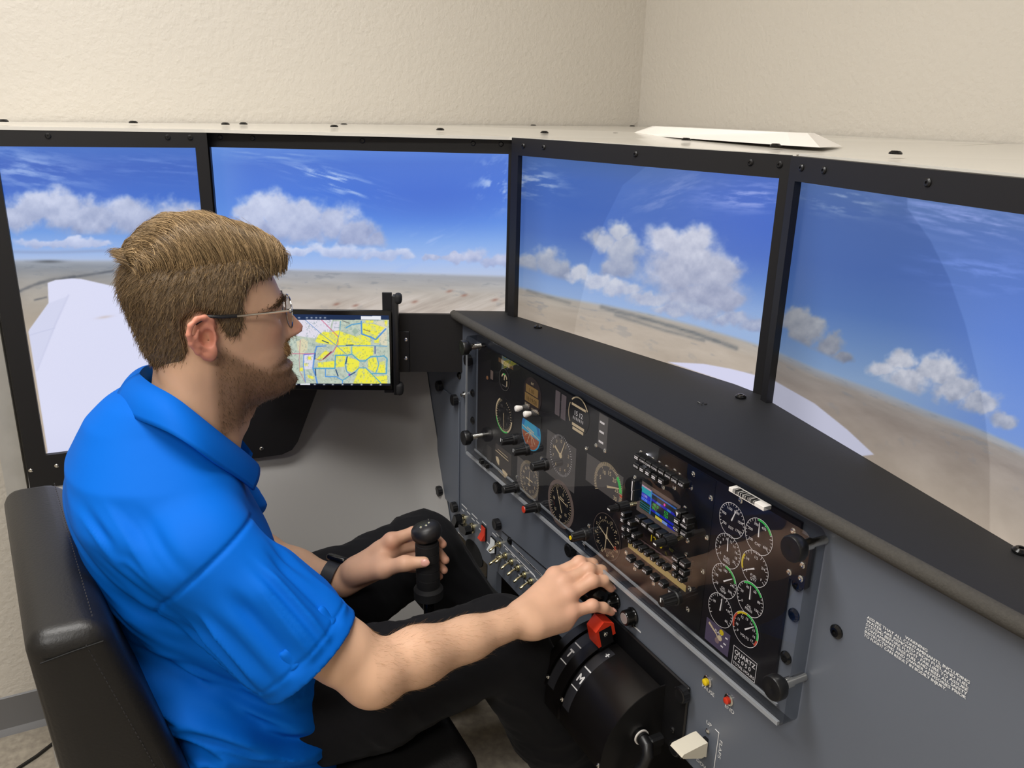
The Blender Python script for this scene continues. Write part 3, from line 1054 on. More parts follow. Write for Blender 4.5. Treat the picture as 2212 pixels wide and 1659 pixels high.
rr = round_rect(XA0, XA1, ZA0, ZA1, .012)
b = MB(); n = len(rr)
b.add([(x, YA, z) for x, z in rr], [tuple(range(n))])
b.build('clear_cover', M_clear, ov, smooth=0, normals=False)
b = MB()
b.add([(x, YA, z) for x, z in rr] + [(x, YP - .0012, z) for x, z in rr], [(i, (i + 1) % n, n + (i + 1) % n, n + i) for i in range(n)])
b.build('cover_edge', M_edge, ov, smooth=40, normals=False)
b = MB()
M_glint = mat('edge_glint', 'B9BDC2', 0.2, metal=.35)  # pale strips imitate light caught inside the acrylic edge
b.box((XA0 + .004, YA - .0005, ZA0), (XA1 - .008, YA + .0035, ZA0 + .0055)); b.box((XA0 + .004, YP - .006, ZA0 + .0055), (XA1 - .03, YP - .003, ZA0 + .0085))
b.box((XA0, YA - .0005, ZA0 + .006), (XA0 + .0025, YA + .003, ZA1 - .012))
b.build('glint_strips', M_glint, ov)
# dark display backing
b = MB()
dz0, dz1, dx0, dx1 = .7595, 1.008, -.598, .2785
pl = [(dx0, dz0), (dx1, dz0), (dx1, .930), (.303, .928), (.306, .932), (.306, .985), (.298, .992), (.284, .992), (.284, 1.006), (dx0, dz1 - .012)]
b.prism(pl, (0, 0, 0), EX, EZ, EN, -YP + .0004, -YD); b.build('display', M_disp, ov, smooth=0)

# thumb knobs that clamp the cover
for x, y in ((1027, 748), (1030, 942), (1751, 1174), (1708, 1472)):
    P = on(x, y, YA)
    b = MB(); b.lathe(P - EN * .022, EN, [(0, .0052), (.022, .0052), (.022, .0068), (.034, .0068)], 16); o = b.build('clamp_bolt', M_chrome, ov)
    b = MB(); b.lathe(P + EN * .012, EN, [(0, .009), (.004, .0092), (.006, .0145), (.008, .0155), (.017, .0155), (.019, .0143), (.0195, .006), (.0185, .001)], 24); b.build('clamp_knob', M_blackplast, o)
# screws behind the cover
for x, y in ((1022, 849), (1022, 908)):
    put_mesh(SCREWBIG, 'screw', on(x, y, YP), ov, RN)
for x, y in ((1724, 1262), (1716, 1328), (1699, 1420)):
    put_mesh(SCREWBIG, 'screw', on(x, y, YP), ov, RN)
for x, y in ((1267, 969), (1288, 962), (1307, 974), (1170, 990), (1117, 1030), (1385, 978), (1400, 992), (1411, 993), (1425, 1001), (1440, 1010), (1458, 1018), (1468, 1027), (1498, 1024), (1493, 1053), (1457, 1053), (1433, 1052), (1372, 1032),
             (1536, 1076), (1600, 1081), (1480, 1098), (1527, 1161), (1486, 1168), (1483, 1198), (1518, 1234), (1490, 1271), (1486, 1316), (1714, 1147), (1711, 1207), (1734, 1221), (1705, 1236), (1730, 1250), (1448, 1287), (1412, 1260), (1372, 1228), (1353, 1194), (1262, 1175), (1272, 1136)):
    put_mesh(SCREWSIL, 'screw', on(x, y, YD - .0003), ov, RN)
# bright indicator lamp
b = MB(); b.lathe(on(1398, 985, YD - .001), EN, [(0, .0035), (.003, .0033), (.0045, .001)], 12); b.build('indicator_lamp', mat('lamp_white', 'F4F4FF', .3, emit=6), ov)
# bar code sticker on the top edge
b = MB(); zt_ = ZA1 + .0004
A, B = un(1586, 1049, 'Z', zt_), un(1664, 1092, 'Z', zt_)
b.rbox((A[0], YA - .0004, zt_ - .0055), (B[0], YA + .012, zt_), .0003, 1); o = b.build('sticker', M_whiteplast, ov)
b = MB()
for k in range(22):
    x = A[0] + (B[0] - A[0]) * (.12 + .62 * (k + .3 * random.random()) / 22)
    b.box((x, YA - .0007, zt_ - .004), (x + .0012 * (.5 + random.random()), YA + .009, zt_ + .0003))
b.build('bar_code', M_blackplast, o)

# ---- instruments on the display
W1 = mat('dial_white', 'E6DDDA', 0.6, emit=.60)
AMB = mat('dial_amber', 'C4AE8C', 0.6, emit=.62)
GRN = mat('dial_green', '3FB856', 0.6, emit=.6)
REDM = mat('dial_red', 'C24A34', 0.6, emit=.55)
YEL = mat('dial_yellow', 'F2D21E', 0.6, emit=.35)
DIM = mat('dial_glow', '45403E', 0.5, emit=.85)
BRN = mat('dial_bezel_brown', '5E4F49', 0.55, emit=.7)
FACE = mat('dial_face', '0C0B10', 0.4)
LCDA = mat('lcd_amber', '7A5E36', 0.5, emit=.7)
yG = YD - .0006


def G(x, y):
    P = on(x, y, yG); P[1] = yG
    return P


def dial(name, c, r, m=FACE, ring=None, sides=36):
    b = MB(); b.lathe(c, EN, [(-.0004, r), (.0004, r)], sides); o = b.build(name, m, ov)
    if ring:
        q = MB(); q.arc(c + EN * .0008, EX, EZ, r - ring[1], r, 0, 360, 40); q.build('rim', ring[0], o, smooth=0, normals=False)
    return o


def pl(o, name, m, fn, lift=.0009):
    b = MB(); fn(b); b.v = [v + EN * lift for v in b.v]
    return b.build(name, m, o, smooth=0, normals=False)


def ticks(c, r0, r1, a0, a1, n, w, major=0, rm=None):
    def fn(b):
        for k in range(n + 1):
            a = a0 + (a1 - a0) * k / n
            b.bar(c, EX, EZ, a, (rm if major and k % major == 0 else r0), r1, w)
    return fn


def needle(c, a, r, w, tail=.1):
    return lambda b: b.bar(c, EX, EZ, a, -tail * r, r, w * 1.4, w * .6)


def nums(c, r, lab, a0, a1, h):
    def fn(b):
        for k, s in enumerate(lab):
            a = math.radians(a0 + (a1 - a0) * k / max(1, len(lab) - 1))
            b.text(s, c + EX * r * math.sin(a) + EZ * (r * math.cos(a) - h * .35), EX, EZ, h, 'C')
    return fn


# eight small engine gauges
ENG = [('egt_gauge', 1582, 1124, ['700', '900', '1100', '1300', '1500', '1700'], ['EGT'], 20, []),
       ('cht_gauge', 1640, 1159, ['100', '200', '300', '400', '', '600'], ['CHT'], -3, [(GRN, -10, 60)]),
       ('fuel_pressure_gauge', 1573, 1190, ['6', '7', '8', '9', '10', '12', '14', '16', '18', '20'], ['FUEL', 'PRESS'], -4, []),
       ('fuel_quantity_gauge', 1631, 1228, ['E', '1/4', '1/2', '3/4', 'F'], ['FUEL', 'QTY'], 238, [(YEL, 245, 300)]),
       ('oil_temperature_gauge', 1565, 1255, ['50', '100', '140', '180', '', '240', '300'], ['OIL', 'TEMP'], 52, [(GRN, 0, 70)]),
       ('oil_pressure_gauge', 1621, 1294, ['0', '20', '40', '60', '80', '100'], ['OIL', 'PRESS'], -3, [(GRN, -35, 55)]),
       ('ammeter', 1557, 1318, ['', '-30', '0', '+30', '60'], [], 4, []),
       ('voltmeter', 1611, 1359, ['9', '10', '11', '12', '13', '14', '15', '16', '17'], ['VOLTS'], 48, [(REDM, -110, -50), (YEL, -50, 0), (GRN, 0, 100), (REDM, 100, 125)])]
for nm, x, y, lab, cap, na, arcs in ENG:
    c = G(x, y); r = .0238
    o = dial(nm, c, r, FACE, (W1, .0006))
    pl(o, 'scale', W1, ticks(c, r * .86, r * .97, -125, 125, 20, .0006, 4, r * .78))
    for m, a0, a1 in arcs:
        pl(o, 'range_arc', m, lambda b, a0=a0, a1=a1: b.arc(c, EX, EZ, r * .86, r * .98, a0, a1, 20), .0011)
    pl(o, 'numerals', W1, nums(c, r * .66, lab, -125, 125, .0052))
    if cap:
        def fn(b):
            for k, s in enumerate(cap):
                b.text(s, c - EZ * (.0125 + .0048 * k), EX, EZ, .0052, 'C')
        pl(o, 'caption', W1, fn)
    pl(o, 'needle', W1, needle(c, na, r * .80, .0016, .02), .0015)

# tachometer
c = G(1314, 1051)
b = MB(); A, B = G(1268, 978), G(1345, 1100)
b.box((A[0], yG + .0002, B[2] + .004), (G(1345, 1050)[0], yG + .0008, G(1270, 980)[2])); o = b.build('tachometer', DIM, ov)
r = .040
pl(o, 'scale', AMB, ticks(c, r * .84, r, -118, 128, 60, .0010, 10, r * .76))
pl(o, 'range_arc', GRN, lambda b: b.arc(c, EX, EZ, r * .80, r * .97, 42, 84, 16), .0011)
pl(o, 'red_line', REDM, lambda b: b.arc(c, EX, EZ, r * .84, r, 88, 94, 4), .0011)
pl(o, 'numerals', AMB, nums(c, r * .60, ['5', '10', '15', '20', '25', '30'], -72, 118, .0105))
pl(o, 'needle', AMB, needle(c, 72, r * .82, .0028, .05), .0015)

# altimeter
c = G(1212, 984)
b = MB(); b.box((G(1180, 985)[0], yG + .0002, G(1212, 1045)[2]), (G(1243, 1000)[0], yG + .0008, G(1186, 930)[2])); o = b.build('altimeter', DIM, ov)
r = .038
pl(o, 'scale', W1, ticks(c, r * .90, r, 0, 352.8, 49, .0006, 5, r * .84))
pl(o, 'numerals', AMB, nums(c, r * .70, [str(k) for k in range(10)], 0, 324, .0085))
pl(o, 'long_hand', AMB, needle(c, 24, r * .86, .0022, .1), .0015)
pl(o, 'short_hand', AMB, lambda b: (b.bar(c, EX, EZ, -62, 0, r * .6, .003, .0045), b.arc(c, EX, EZ, 0, .005, 0, 360, 14)), .0013)

# directional gyro
c = G(1144, 1036)
b = MB(); b.box((G(1117, 1010)[0], yG + .0002, G(1150, 1080)[2]), (G(1163, 1035)[0], yG + .0008, G(1125, 990)[2])); o = b.build('heading_indicator', DIM, ov)
r = .0375
pl(o, 'scale', AMB, ticks(c, r * .86, r, 0, 355, 71, .0008, 2, r * .80))
pl(o, 'numerals', AMB, nums(c, r * .62, ['N', '3', '6', 'E', '12', '15', 'S', '21', '24', 'W', '30', '33'], 20, 350, .0075))
pl(o, 'aircraft_symbol', AMB, lambda b: (b.bar(c, EX, EZ, 0, -r * .35, r * .45, .002, .001), b.bar(c, EX, EZ, 90, -r * .35, r * .35, .002), b.bar(c - EZ * r * .28, EX, EZ, 90, -r * .14, r * .14, .0016)))

# vertical speed indicator
c = G(1211, 1089)
o = dial('vertical_speed_indicator', c, .0445, BRN)
r = .037
pl(o, 'face', FACE, lambda b: b.arc(c, EX, EZ, 0, r, 0, 360, 36), .0006)
pl(o, 'scale', AMB, ticks(c, r * .88, r * .98, -180, 172, 44, .0008, 5, r * .78))
pl(o, 'numerals', AMB, nums(c, r * .62, ['5', '10', '15', '20', '15', '10', '5'], 20, 330, .008))
pl(o, 'needle', AMB, needle(c, -28, r * .86, .0016, .5), .0015)
pl(o, 'flag', AMB, lambda b: (b.bar(c + EX * .006 + EZ * .009, EX, EZ, 100, -r * .35, r * .35, .0016), b.bar(c + EX * .006 + EZ * .013, EX, EZ, 100, -r * .25, r * .15, .0016)))

# airspeed indicator
c = G(1089, 897); r = .036
o = dial('airspeed_indicator', c, .0385, FACE)
pl(o, 'white_arc', AMB, lambda b: b.arc(c, EX, EZ, r * .90, r, 95, 330, 40), .0009)
pl(o, 'green_arc', GRN, lambda b: b.arc(c, EX, EZ, r * .92, r * 1.0, 150, 250, 30), .0011)
pl(o, 'scale', AMB, ticks(c, r * .78, r * .90, 20, 340, 32, .0008))
pl(o, 'numerals', DIM, nums(c, r * .58, ['40', '60', '80', '100', '120', '140', '160'], 40, 330, .0075))
pl(o, 'needle', AMB, needle(c, 175, r * .80, .0014, .15), .0015)

# attitude indicator
c = G(1147, 933); r = .034
o = dial('attitude_indicator', c, .0362, mat('horizon_sky', '2E86A4', .5, emit=.8))
def lower(b):
    pts = [c + EX * r * math.sin(a) + EZ * r * math.cos(a) for a in np.radians(np.linspace(102, 262, 30))]
    b.add(pts, [tuple(range(30))])
pl(o, 'ground_half', mat('horizon_ground', '8C4A30', .5, emit=.7), lower, .0008)
pl(o, 'bank_ring', mat('horizon_ring', '1F6398', .5, emit=.75), lambda b: b.arc(c, EX, EZ, r * .78, r * 1.05, -80, 85, 30), .0009)
pl(o, 'scale', W1, ticks(c, r * .82, r * .98, -40, 40, 8, .0009), .0012)
pl(o, 'horizon_bar', AMB, lambda b: (b.bar(c, EX, EZ, 97, -r * .95, r * .95, .0016), b.bar(c + EZ * .004, EX, EZ, 97, -r * .4, r * .4, .0022), b.bar(c, EX, EZ, 160, 0, r * .8, .0012), b.bar(c, EX, EZ, 205, 0, r * .8, .0012), b.bar(c, EX, EZ, 135, 0, r * .8, .0012), b.bar(c, EX, EZ, 240, 0, r * .7, .0012)), .0012)

# suction gauge
c = G(1090, 820); r = .0225
o = dial('suction_gauge', c, r, FACE, (DIM, .0012))
pl(o, 'scale', AMB, lambda b: (b.arc(c, EX, EZ, r * .42, r * .56, -70, -10, 10), b.arc(c, EX, EZ, r * .42, r * .56, 15, 75, 10), b.bar(c, EX, EZ, 5, -.001, r * .45, .003), b.bar(c + EX * r * .5, EX, EZ, 0, -r * .5, 0, .003)))
pl(o, 'range_arc', GRN, lambda b: b.arc(c, EX, EZ, r * .42, r * .56, -20, 10, 6), .0011)
pl(o, 'caption', DIM, lambda b: b.box((c[0] - .009, c[1], c[2] - .014), (c[0] + .009, c[1] + .0001, c[2] - .0115)))

# registration plate
A, B = G(1077, 773), G(1108, 795)
b = MB(); b.box((A[0], yG, B[2] - .004), (B[0], yG + .0008, A[2] + .001)); o = b.build('registration_plate', mat('plate_brown', '5C4229', .5, emit=.6), ov)
pl(o, 'lettering', AMB, lambda b: b.text('N020RB', (A[0] + (B[0] - A[0]) * .5, yG, (A[2] + B[2]) / 2 - .006), EX, EZ, .0125, 'C', .85))

# clock with amber display
c = G(1150, 854); r = .0335
o = dial('digital_clock', c, r, mat('clock_face', '2A2020', .45, emit=.6))
pl(o, 'upper_readout', LCDA, lambda b: b.box((c[0] - .024, c[1], c[2] + .001), (c[0] + .022, c[1] + .0001, c[2] + .016)))
pl(o, 'lower_readout', LCDA, lambda b: b.box((c[0] - .027, c[1], c[2] - .017), (c[0] + .025, c[1] + .0001, c[2] - .001)))
pl(o, 'digits', mat('lcd_digits', '3A2A18', .5), lambda b: (b.text('1 00', (c[0] - .002, c[1], c[2] + .004), EX, EZ, .011, 'C'), b.text('16:19:00', (c[0] - .001, c[1], c[2] - .014), EX, EZ, .012, 'C')), .0013)
pl(o, 'caption', AMB, lambda b: (b.text('EAT', (c[0], c[1], c[2] + .020), EX, EZ, .006, 'C'), b.text('SELECT', (c[0] - .017, c[1], c[2] - .025), EX, EZ, .006, 'C'), b.text('CONTROL', (c[0] + .014, c[1], c[2] - .028), EX, EZ, .006, 'C')))
# white knobs below the clock
for x, y in ((1127, 881), (1146, 893)):
    P = on(x, y, YA); b = MB(); b.lathe(P, EN, [(0, .004), (.004, .005), (.010, .0062), (.013, .005), (.014, .002)], 14); b.build('white_knob', M_whiteplast, ov)
b = MB(); A, B = on(1107, 858, YD - .002), on(1168, 925, YD - .002)
b.box((A[0], YD - .0022, A[2] - .026), (B[0], YD - .0002, A[2] - .002)); b.build('clock_bezel', M_blackplast, ov)

# two blank annunciator bars
for x in (1204, 1217):
    c = G(x, 871 + (x - 1204) * .7)
    b = MB(); b.box((c[0] - .0075, yG, c[2] - .022), (c[0] + .0075, yG + .0008, c[2] + .022)); b.build('annunciator_bar', mat('bar_brown', '52484A', .55, emit=.8), ov)
# upper right indicator with boxed figures
c = G(1250, 898)
o = dial('course_indicator', c, .033, FACE)
pl(o, 'scale', AMB, lambda b: (b.arc(c, EX, EZ, .030, .0325, -45, 60, 16), b.arc(c, EX, EZ, .030, .0315, -125, -60, 12), b.box((c[0] - .022, c[1], c[2] + .013), (c[0] + .022, c[1] + .0001, c[2] + .017)), b.box((c[0] - .018, c[1], c[2] - .022), (c[0] + .02, c[1] + .0001, c[2] - .017)), b.box((c[0] - .016, c[1], c[2] - .029), (c[0] + .018, c[1] + .0001, c[2] - .024))))
pl(o, 'figures', W1, lambda b: (b.text('15 12', (c[0], c[1], c[2] - .002), EX, EZ, .012, 'C'), [b.box((c[0] + q * .005 - .0006, c[1], c[2] - .010), (c[0] + q * .005 + .0006, c[1] + .0001, c[2] - .005)) for q in range(-3, 4)]))
c = G(1301, 931)
b = MB(); b.box((c[0] - .011, yG, c[2] - .03), (c[0] + .014, yG + .0008, c[2] + .027)); o = b.build('mode_annunciator', DIM, ov)
pl(o, 'captions', W1, lambda b: [b.box((c[0] - .007, c[1], c[2] + q), (c[0] + .006, c[1] + .0001, c[2] + q + .0035)) for q in (.012, -.004, -.021)])
# turn coordinator
c = G(1085, 1000)
b = MB(); b.box((G(1070, 985)[0], yG, G(1103, 1025)[2] - .004), (G(1104, 1005)[0], yG + .0008, G(1075, 960)[2])); o = b.build('turn_coordinator', mat('turn_face', '332D2A', .5, emit=.8), ov)
pl(o, 'markings', AMB, lambda b: (b.bar(c + EZ * .016, EX, EZ, 92, -.03, .028, .0016), b.bar(c + EZ * .022, EX, EZ, 92, -.02, .024, .0012), b.arc(c - EX * .012 + EZ * .006, EX, EZ, .004, .016, 180, 265, 10), b.arc(c + EX * .014 - EZ * .012, EX, EZ, .0, .012, 100, 270, 10), b.bar(c - EZ * .024, EX, EZ, 95, -.015, .018, .0014)))
b = MB(); A = G(1057, 980)
b.box((A[0] - .012, yG + .0003, A[2] - .022), (A[0] + .01, yG + .0008, A[2] + .016)); b.build('blank_readout', mat('faint_readout', '2A2625', .5, emit=.7), ov)
b = MB(); c = G(1053, 816); b.lathe(c, EN, [(0, .0038), (.001, .0038)], 16); b.build('amber_lamp', mat('lamp_amber', 'B07A52', .4, emit=.25), ov)
b = MB(); c = G(1062, 810); b.box((c[0] - .0055, yG, c[2] - .009), (c[0] + .0055, yG + .0006, c[2] + .009)); b.build('brown_lamp', BRN, ov)
for x, y in ((1044, 996), (1055, 1005)):
    P = on(x, y, YA); b = MB(); b.rbox((P[0] - .006, YA - .008, P[2] - .005), (P[0] + .006, YA, P[2] + .005), .001, 1); b.build('square_button', M_blackplast, ov)
# radio compass
c = G(1311, 1159); r = .0365
o = dial('radio_compass', c, .0395, FACE, (BRN, .0008))
pl(o, 'scale', AMB, ticks(c, r * .70, r * .78, 0, 350, 35, .0007, 3, r * .66))
pl(o, 'numerals', AMB, nums(c, r * .88, ['12', '15', '18', '21', '24', '27', '30', '33', 'N', '3', '6', '9'], 20, 350, .0065))
pl(o, 'cross_bars', AMB, lambda b: (b.bar(c, EX, EZ, 5, -r * .68, r * .5, .0018), b.bar(c, EX, EZ, 110, -r * .66, r * .66, .0018), b.arc(c, EX, EZ, .002, .0035, 0, 360, 14)), .0012)
pl(o, 'bug', REDM, lambda b: b.arc(c + EX * .026 - EZ * .008, EX, EZ, .002, .004, 0, 360, 4), .0012)
# flaps indicator
A, B = G(1527, 1333), G(1578, 1407)
xw = (G(1577, 1374)[0] - A[0])
b = MB(); b.box((A[0], yG, A[2] - .034), (A[0] + xw, yG + .0008, A[2])); o = b.build('flaps_indicator', mat('flaps_purple', '463C50', .5, emit=.75), ov)
pl(o, 'caption', W1, lambda b: b.text('FLAPS', (A[0] + xw * .55, yG, A[2] - .010), EX, EZ, .0055, 'C'))
pl(o, 'flap_symbol', AMB, lambda b: (b.bar(np.array([A[0] + .006, yG, A[2] - .004]), EX, EZ, 118, 0, .020, .004, .002), b.bar(np.array([A[0] + .022, yG, A[2] - .012]), EX, EZ, 150, 0, .008, .0012), b.bar(np.array([A[0] + .022, yG, A[2] - .012]), EX, EZ, 130, 0, .008, .0012)))
for k, (m, q) in enumerate(((YEL, (1560, 1366)), (AMB, (1556, 1378)), (mat('lamp_pink', 'B99A9C', .5, emit=.2), (1550, 1383)))):
    P = G(*q); pl(o, 'lamp', m, lambda b: b.arc(P, EX, EZ, 0, .0042, 0, 360, 16), .0012)
    pl(o, 'tick_label', W1, lambda b: b.box((P[0] + .008, yG, P[2] - .004), (P[0] + .0125, yG + .0001, P[2] - .002)), .0012)
# hour meter
A, B = G(1586, 1394), G(1637, 1441)
b = MB(); x1_, zt2 = G(1637, 1432)[0], (G(1586, 1393)[2] + G(1637, 1433)[2]) / 2
b.box((A[0], yG, zt2 - .030), (x1_, yG + .0008, zt2)); o = b.build('hour_meter', FACE, ov)
cx = (A[0] + x1_) / 2
pl(o, 'frame_line', W1, lambda b: (b.box((A[0], yG, zt2 - .0006), (x1_, yG + .0001, zt2)), b.box((A[0], yG, zt2 - .030), (x1_, yG + .0001, zt2 - .0294)), b.box((A[0], yG, zt2 - .030), (A[0] + .0006, yG + .0001, zt2)), b.box((x1_ - .0006, yG, zt2 - .030), (x1_, yG + .0001, zt2))))
pl(o, 'lettering', W1, lambda b: (b.text('QUARTZ', (cx, yG, zt2 - .0105), EX, EZ, .0095, 'C', 1.0, .0003), b.text('0 2 0 5 0', (cx - .003, yG, zt2 - .019), EX, EZ, .0085, 'C', 1.0, .0002), b.text('TOTAL HOURS', (cx, yG, zt2 - .0265), EX, EZ, .0058, 'C', 1.0, .0002)))

# ---- radio stack
A, B = on(1368, 955, YD), on(1500, 1330, YD)
b = MB(); b.box((-.055, YD - .0006, .768), (.138, YD, .997)); b.build('radio_face', M_blackplast, ov)
YS = YD - .0012


def S(x, y):
    P = on(x, y, YS); P[1] = YS
    return P


gx0, gx1 = on(1384, 1074, YS)[0], on(1461, 1123, YS)[0]
gz1, gz0 = on(1391, 1048, YS)[2], on(1388, 1099, YS)[2]
b = MB(); b.box((gx0 - .008, YS - .0001, gz0 - .008), (gx1 + .006, YS + .0004, gz1 + .005)); o = b.build('navigator_screen', mat('screen_surround', '7C6C66', .45, emit=.35), ov)
ny, nx = 72, 110
vv, uu = np.meshgrid(np.linspace(0, 1, ny), np.linspace(0, 1, nx), indexing='ij')
img = np.zeros((ny, nx, 3)) + C3('10202C')
def rect(u0, u1, v0, v1, c):
    img[(uu >= u0) & (uu <= u1) & (vv >= v0) & (vv <= v1)] = C3(c)
rect(0, .30, 0, .10, 'C8A0B8'); rect(0, .29, .06, .30, '2FA8B4'); rect(0, .29, .30, .50, '2028C0'); rect(0, .29, .50, .62, '2A50D8')
for q in (.66, .76, .86, .95):
    rect(0, .29, q, q + .08, '0C3C28'); rect(0, .29, q + .075, q + .09, '2C8CC0')
rect(.29, .32, 0, 1, '2C80C8'); rect(.32, 1, .06, .12, '1C68C0'); rect(.32, 1, .30, .40, '1420B8'); rect(.45, .56, .30, .40, '2C78D0'); rect(.75, .85, .30, .40, '2C78D0')
rect(.32, 1, .72, .82, '1420B8'); rect(.45, .56, .72, .82, '2C78D0'); rect(.45, .65, .88, 1, 'D8C84C'); rect(.65, .78, .88, 1, '7898E0'); rect(.78, 1, .88, 1, '1420B8')
color_grid('screen', (gx0, YS - .0006, gz1), EX, EZ, gx1 - gx0, gz1 - gz0, img, mat('small_screen_light', rough=.3, attr='Col', emit=.75), o)
hh = gz1 - gz0; ww = gx1 - gx0
def gtext(s, u, v, h, m):
    pl(o, 'readout', m, lambda b: b.text(s, (gx0 + ww * u, YS - .0002, gz1 - hh * v), EX, EZ, h * hh, 'L'), .0010)
GT = mat('screen_green', '35D04A', .5, emit=.8); WT = mat('screen_white', 'D8D0F0', .5, emit=.8)
gtext('113.70', .02, .44, .15, WT); gtext('117.20', .02, .60, .15, mat('screen_blue', '7CB0FF', .5, emit=.8)); gtext('105.0', .36, .55, .17, GT); gtext('96.1', .36, .70, .17, GT); gtext('123', .68, .55, .17, GT); gtext('129', .68, .70, .17, GT)
pl(o, 'course_mark', mat('screen_pink', 'E040A0', .5, emit=.9), lambda b: b.arc(np.array([gx0 + ww * .68, YS - .0002, gz1 - hh * .22]), EX, EZ, 0, .0022, 0, 360, 6), .0010)

A = S(1386, 1138); B = S(1462, 1216)
b = MB(); b.box((S(1386, 1150)[0], YS, S(1470, 1232)[2] + .004), (S(1462, 1200)[0], YS + .0004, S(1388, 1138)[2])); o = b.build('transponder_screen', mat('transponder_black', '14121A', .35), ov)
pl(o, 'code', YEL, lambda b: b.text('1200', S(1404, 1166), EX, EZ, .0155, 'L', 1.0, .0004), .001)
pl(o, 'readout', mat('screen_olive', '8A8430', .5, emit=.3), lambda b: (b.text('FL', S(1437, 1196), EX, EZ, .006), b.text('ALT', S(1446, 1187), EX, EZ, .006)), .001)
pl(o, 'frame_line', mat('frame_pink', '6E5A5E', .5), lambda b: b.add([S(1384, 1164), S(1385, 1169), S(1455, 1218), S(1455, 1213)], [(0, 1, 2, 3)]), .0006)
p4 = [S(1357, 1177), S(1481, 1272)]
zc = (p4[0][2] + p4[1][2]) / 2
b = MB(); b.box((p4[0][0], YS, zc - .0045), (p4[1][0], YS + .0004, zc + .0055)); b.build('readout_strip', mat('strip_amber', '9C8652', .5, emit=.7), ov)

YB = YA - .0055
def KEY(w, h):
    return local_mesh(lambda b: b.rbox((-w, -h, -.010), (w, h, .0058), .0012, 1), 'key', M_blackplast)
KEYM, KEYS_, KEYT = KEY(.0062, .0047), KEY(.0049, .0041), KEY(.0038, .0100)


def k7(x, y): return 1340 + x / 7.541, 960 + y / 7.541
def k5(x, y): return 1300 + x / 6.381, 1100 + y / 6.381
KEYLIST = []
for q, s in zip(((260, 215), (352, 272), (447, 332), (548, 392), (655, 455), (768, 520), (873, 590), (980, 655)), ('=', 'COM1', 'COM2', 'COM3', 'NAV1', 'NAV2', 'DME', 'ADF')):
    KEYLIST.append((*k7(*q), s, KEYM))
for q, s in zip(((250, 358), (345, 415), (437, 472), (540, 537), (650, 605)), ('SEND', '=', '=', '=', '=')):
    KEYLIST.append((*k7(*q), s, KEYM))
for q in ((195, 680), (190, 830)):
    KEYLIST.append((*k7(*q), '|', KEYT))
for q, s in (((925, 1135), 'v'), ((1040, 1230), '^'), ((910, 1255), '='), ((1030, 1330), 'MENU'), ((900, 1375), 'CLR'), ((1020, 1458), 'ENT'), ((270, 1225), 'CDI'), ((380, 1310), 'OBS'), ((490, 1392), 'MSG'), ((610, 1478), 'FPL'), ((725, 1545), '=')):
    KEYLIST.append((*k7(*q), s, KEYM))
for q, s in (((285, 70), '='), ((275, 150), '='), ((375, 195), '='), ((290, 270), '='), ((365, 285), '='), ((430, 370), '=')):
    KEYLIST.append((*k5(*q), s, KEYS_))
for k, q in enumerate(((285, 375), (365, 437), (440, 500), (517, 558), (597, 615), (685, 682), (765, 745), (850, 807), (985, 905), (1070, 970))):
    KEYLIST.append((*k5(*q), str(k), KEYS_))
for q, s in (((1005, 690), 'FUNC'), ((1105, 760), 'CRSR'), ((1000, 795), '='), ((1095, 875), 'CLR'), ((365, 690), 'HDG'), ((475, 775), 'NAV'), ((585, 855), 'APR'), ((692, 950), 'REV'), ((812, 1040), 'ALT'), ((932, 1135), 'VS')):
    KEYLIST.append((*k5(*q), s, KEYM))
for x, y, s, me in KEYLIST:
    P = on(x, y, YB)
    o = put_mesh(me, 'key', (P[0], YA, P[2]), ov, RN)
    b = MB(); e1, e2 = np.array([1.0, 0, 0]), np.array([0, 1.0, 0]); z = .0060; th = .0042 if len(s) > 3 else .0050
    if s == '=':
        w_ = .0040 if me is KEYM else .0027
        b.box((-w_, .0005, z), (w_, .0020, z + .0001)); b.box((-w_, -.0020, z), (w_, -.0005, z + .0001))
    elif s == '|':
        b.box((-.001, -.008, z), (.001, .008, z + .0001))
    elif s in '^v':
        k = 1 if s == '^' else -1
        b.add([(-.003, -.003 * k, z), (.003, -.003 * k, z), (0, .0035 * k, z)], [(0, 1, 2)])
    else:
        b.text(s, (0, -th * .35, z), e1, e2, th, 'C', 1.1, .0003)
    lg = b.build('legend', W1, None, smooth=0, normals=False)
    lg.parent = o


# ---- fluted control knobs standing on the cover
def knob_fn(b, r=.0088, L=.030):
    n = 32
    def ring(rr, z):
        out = []
        for k in range(n):
            q = rr * (1 if k % 4 in (0, 1) else .90)
            out.append((q * math.cos(2 * math.pi * k / n), q * math.sin(2 * math.pi * k / n), z))
        return out
    b.lathe((0, 0, 0), (0, 0, 1), [(0, r * 1.25), (.006, r * 1.25), (.0075, r * 1.1)], 24)
    v = ring(r * 1.05, .0075) + ring(r * .9, L - .001)
    f = [(k, (k + 1) % n, n + (k + 1) % n, n + k) for k in range(n)] + [tuple(range(n, 2 * n))]
    b.add(v, f)
    b.lathe((0, 0, L - .001), (0, 0, 1), [(0, r * .8), (.001, r * .75)], 20)


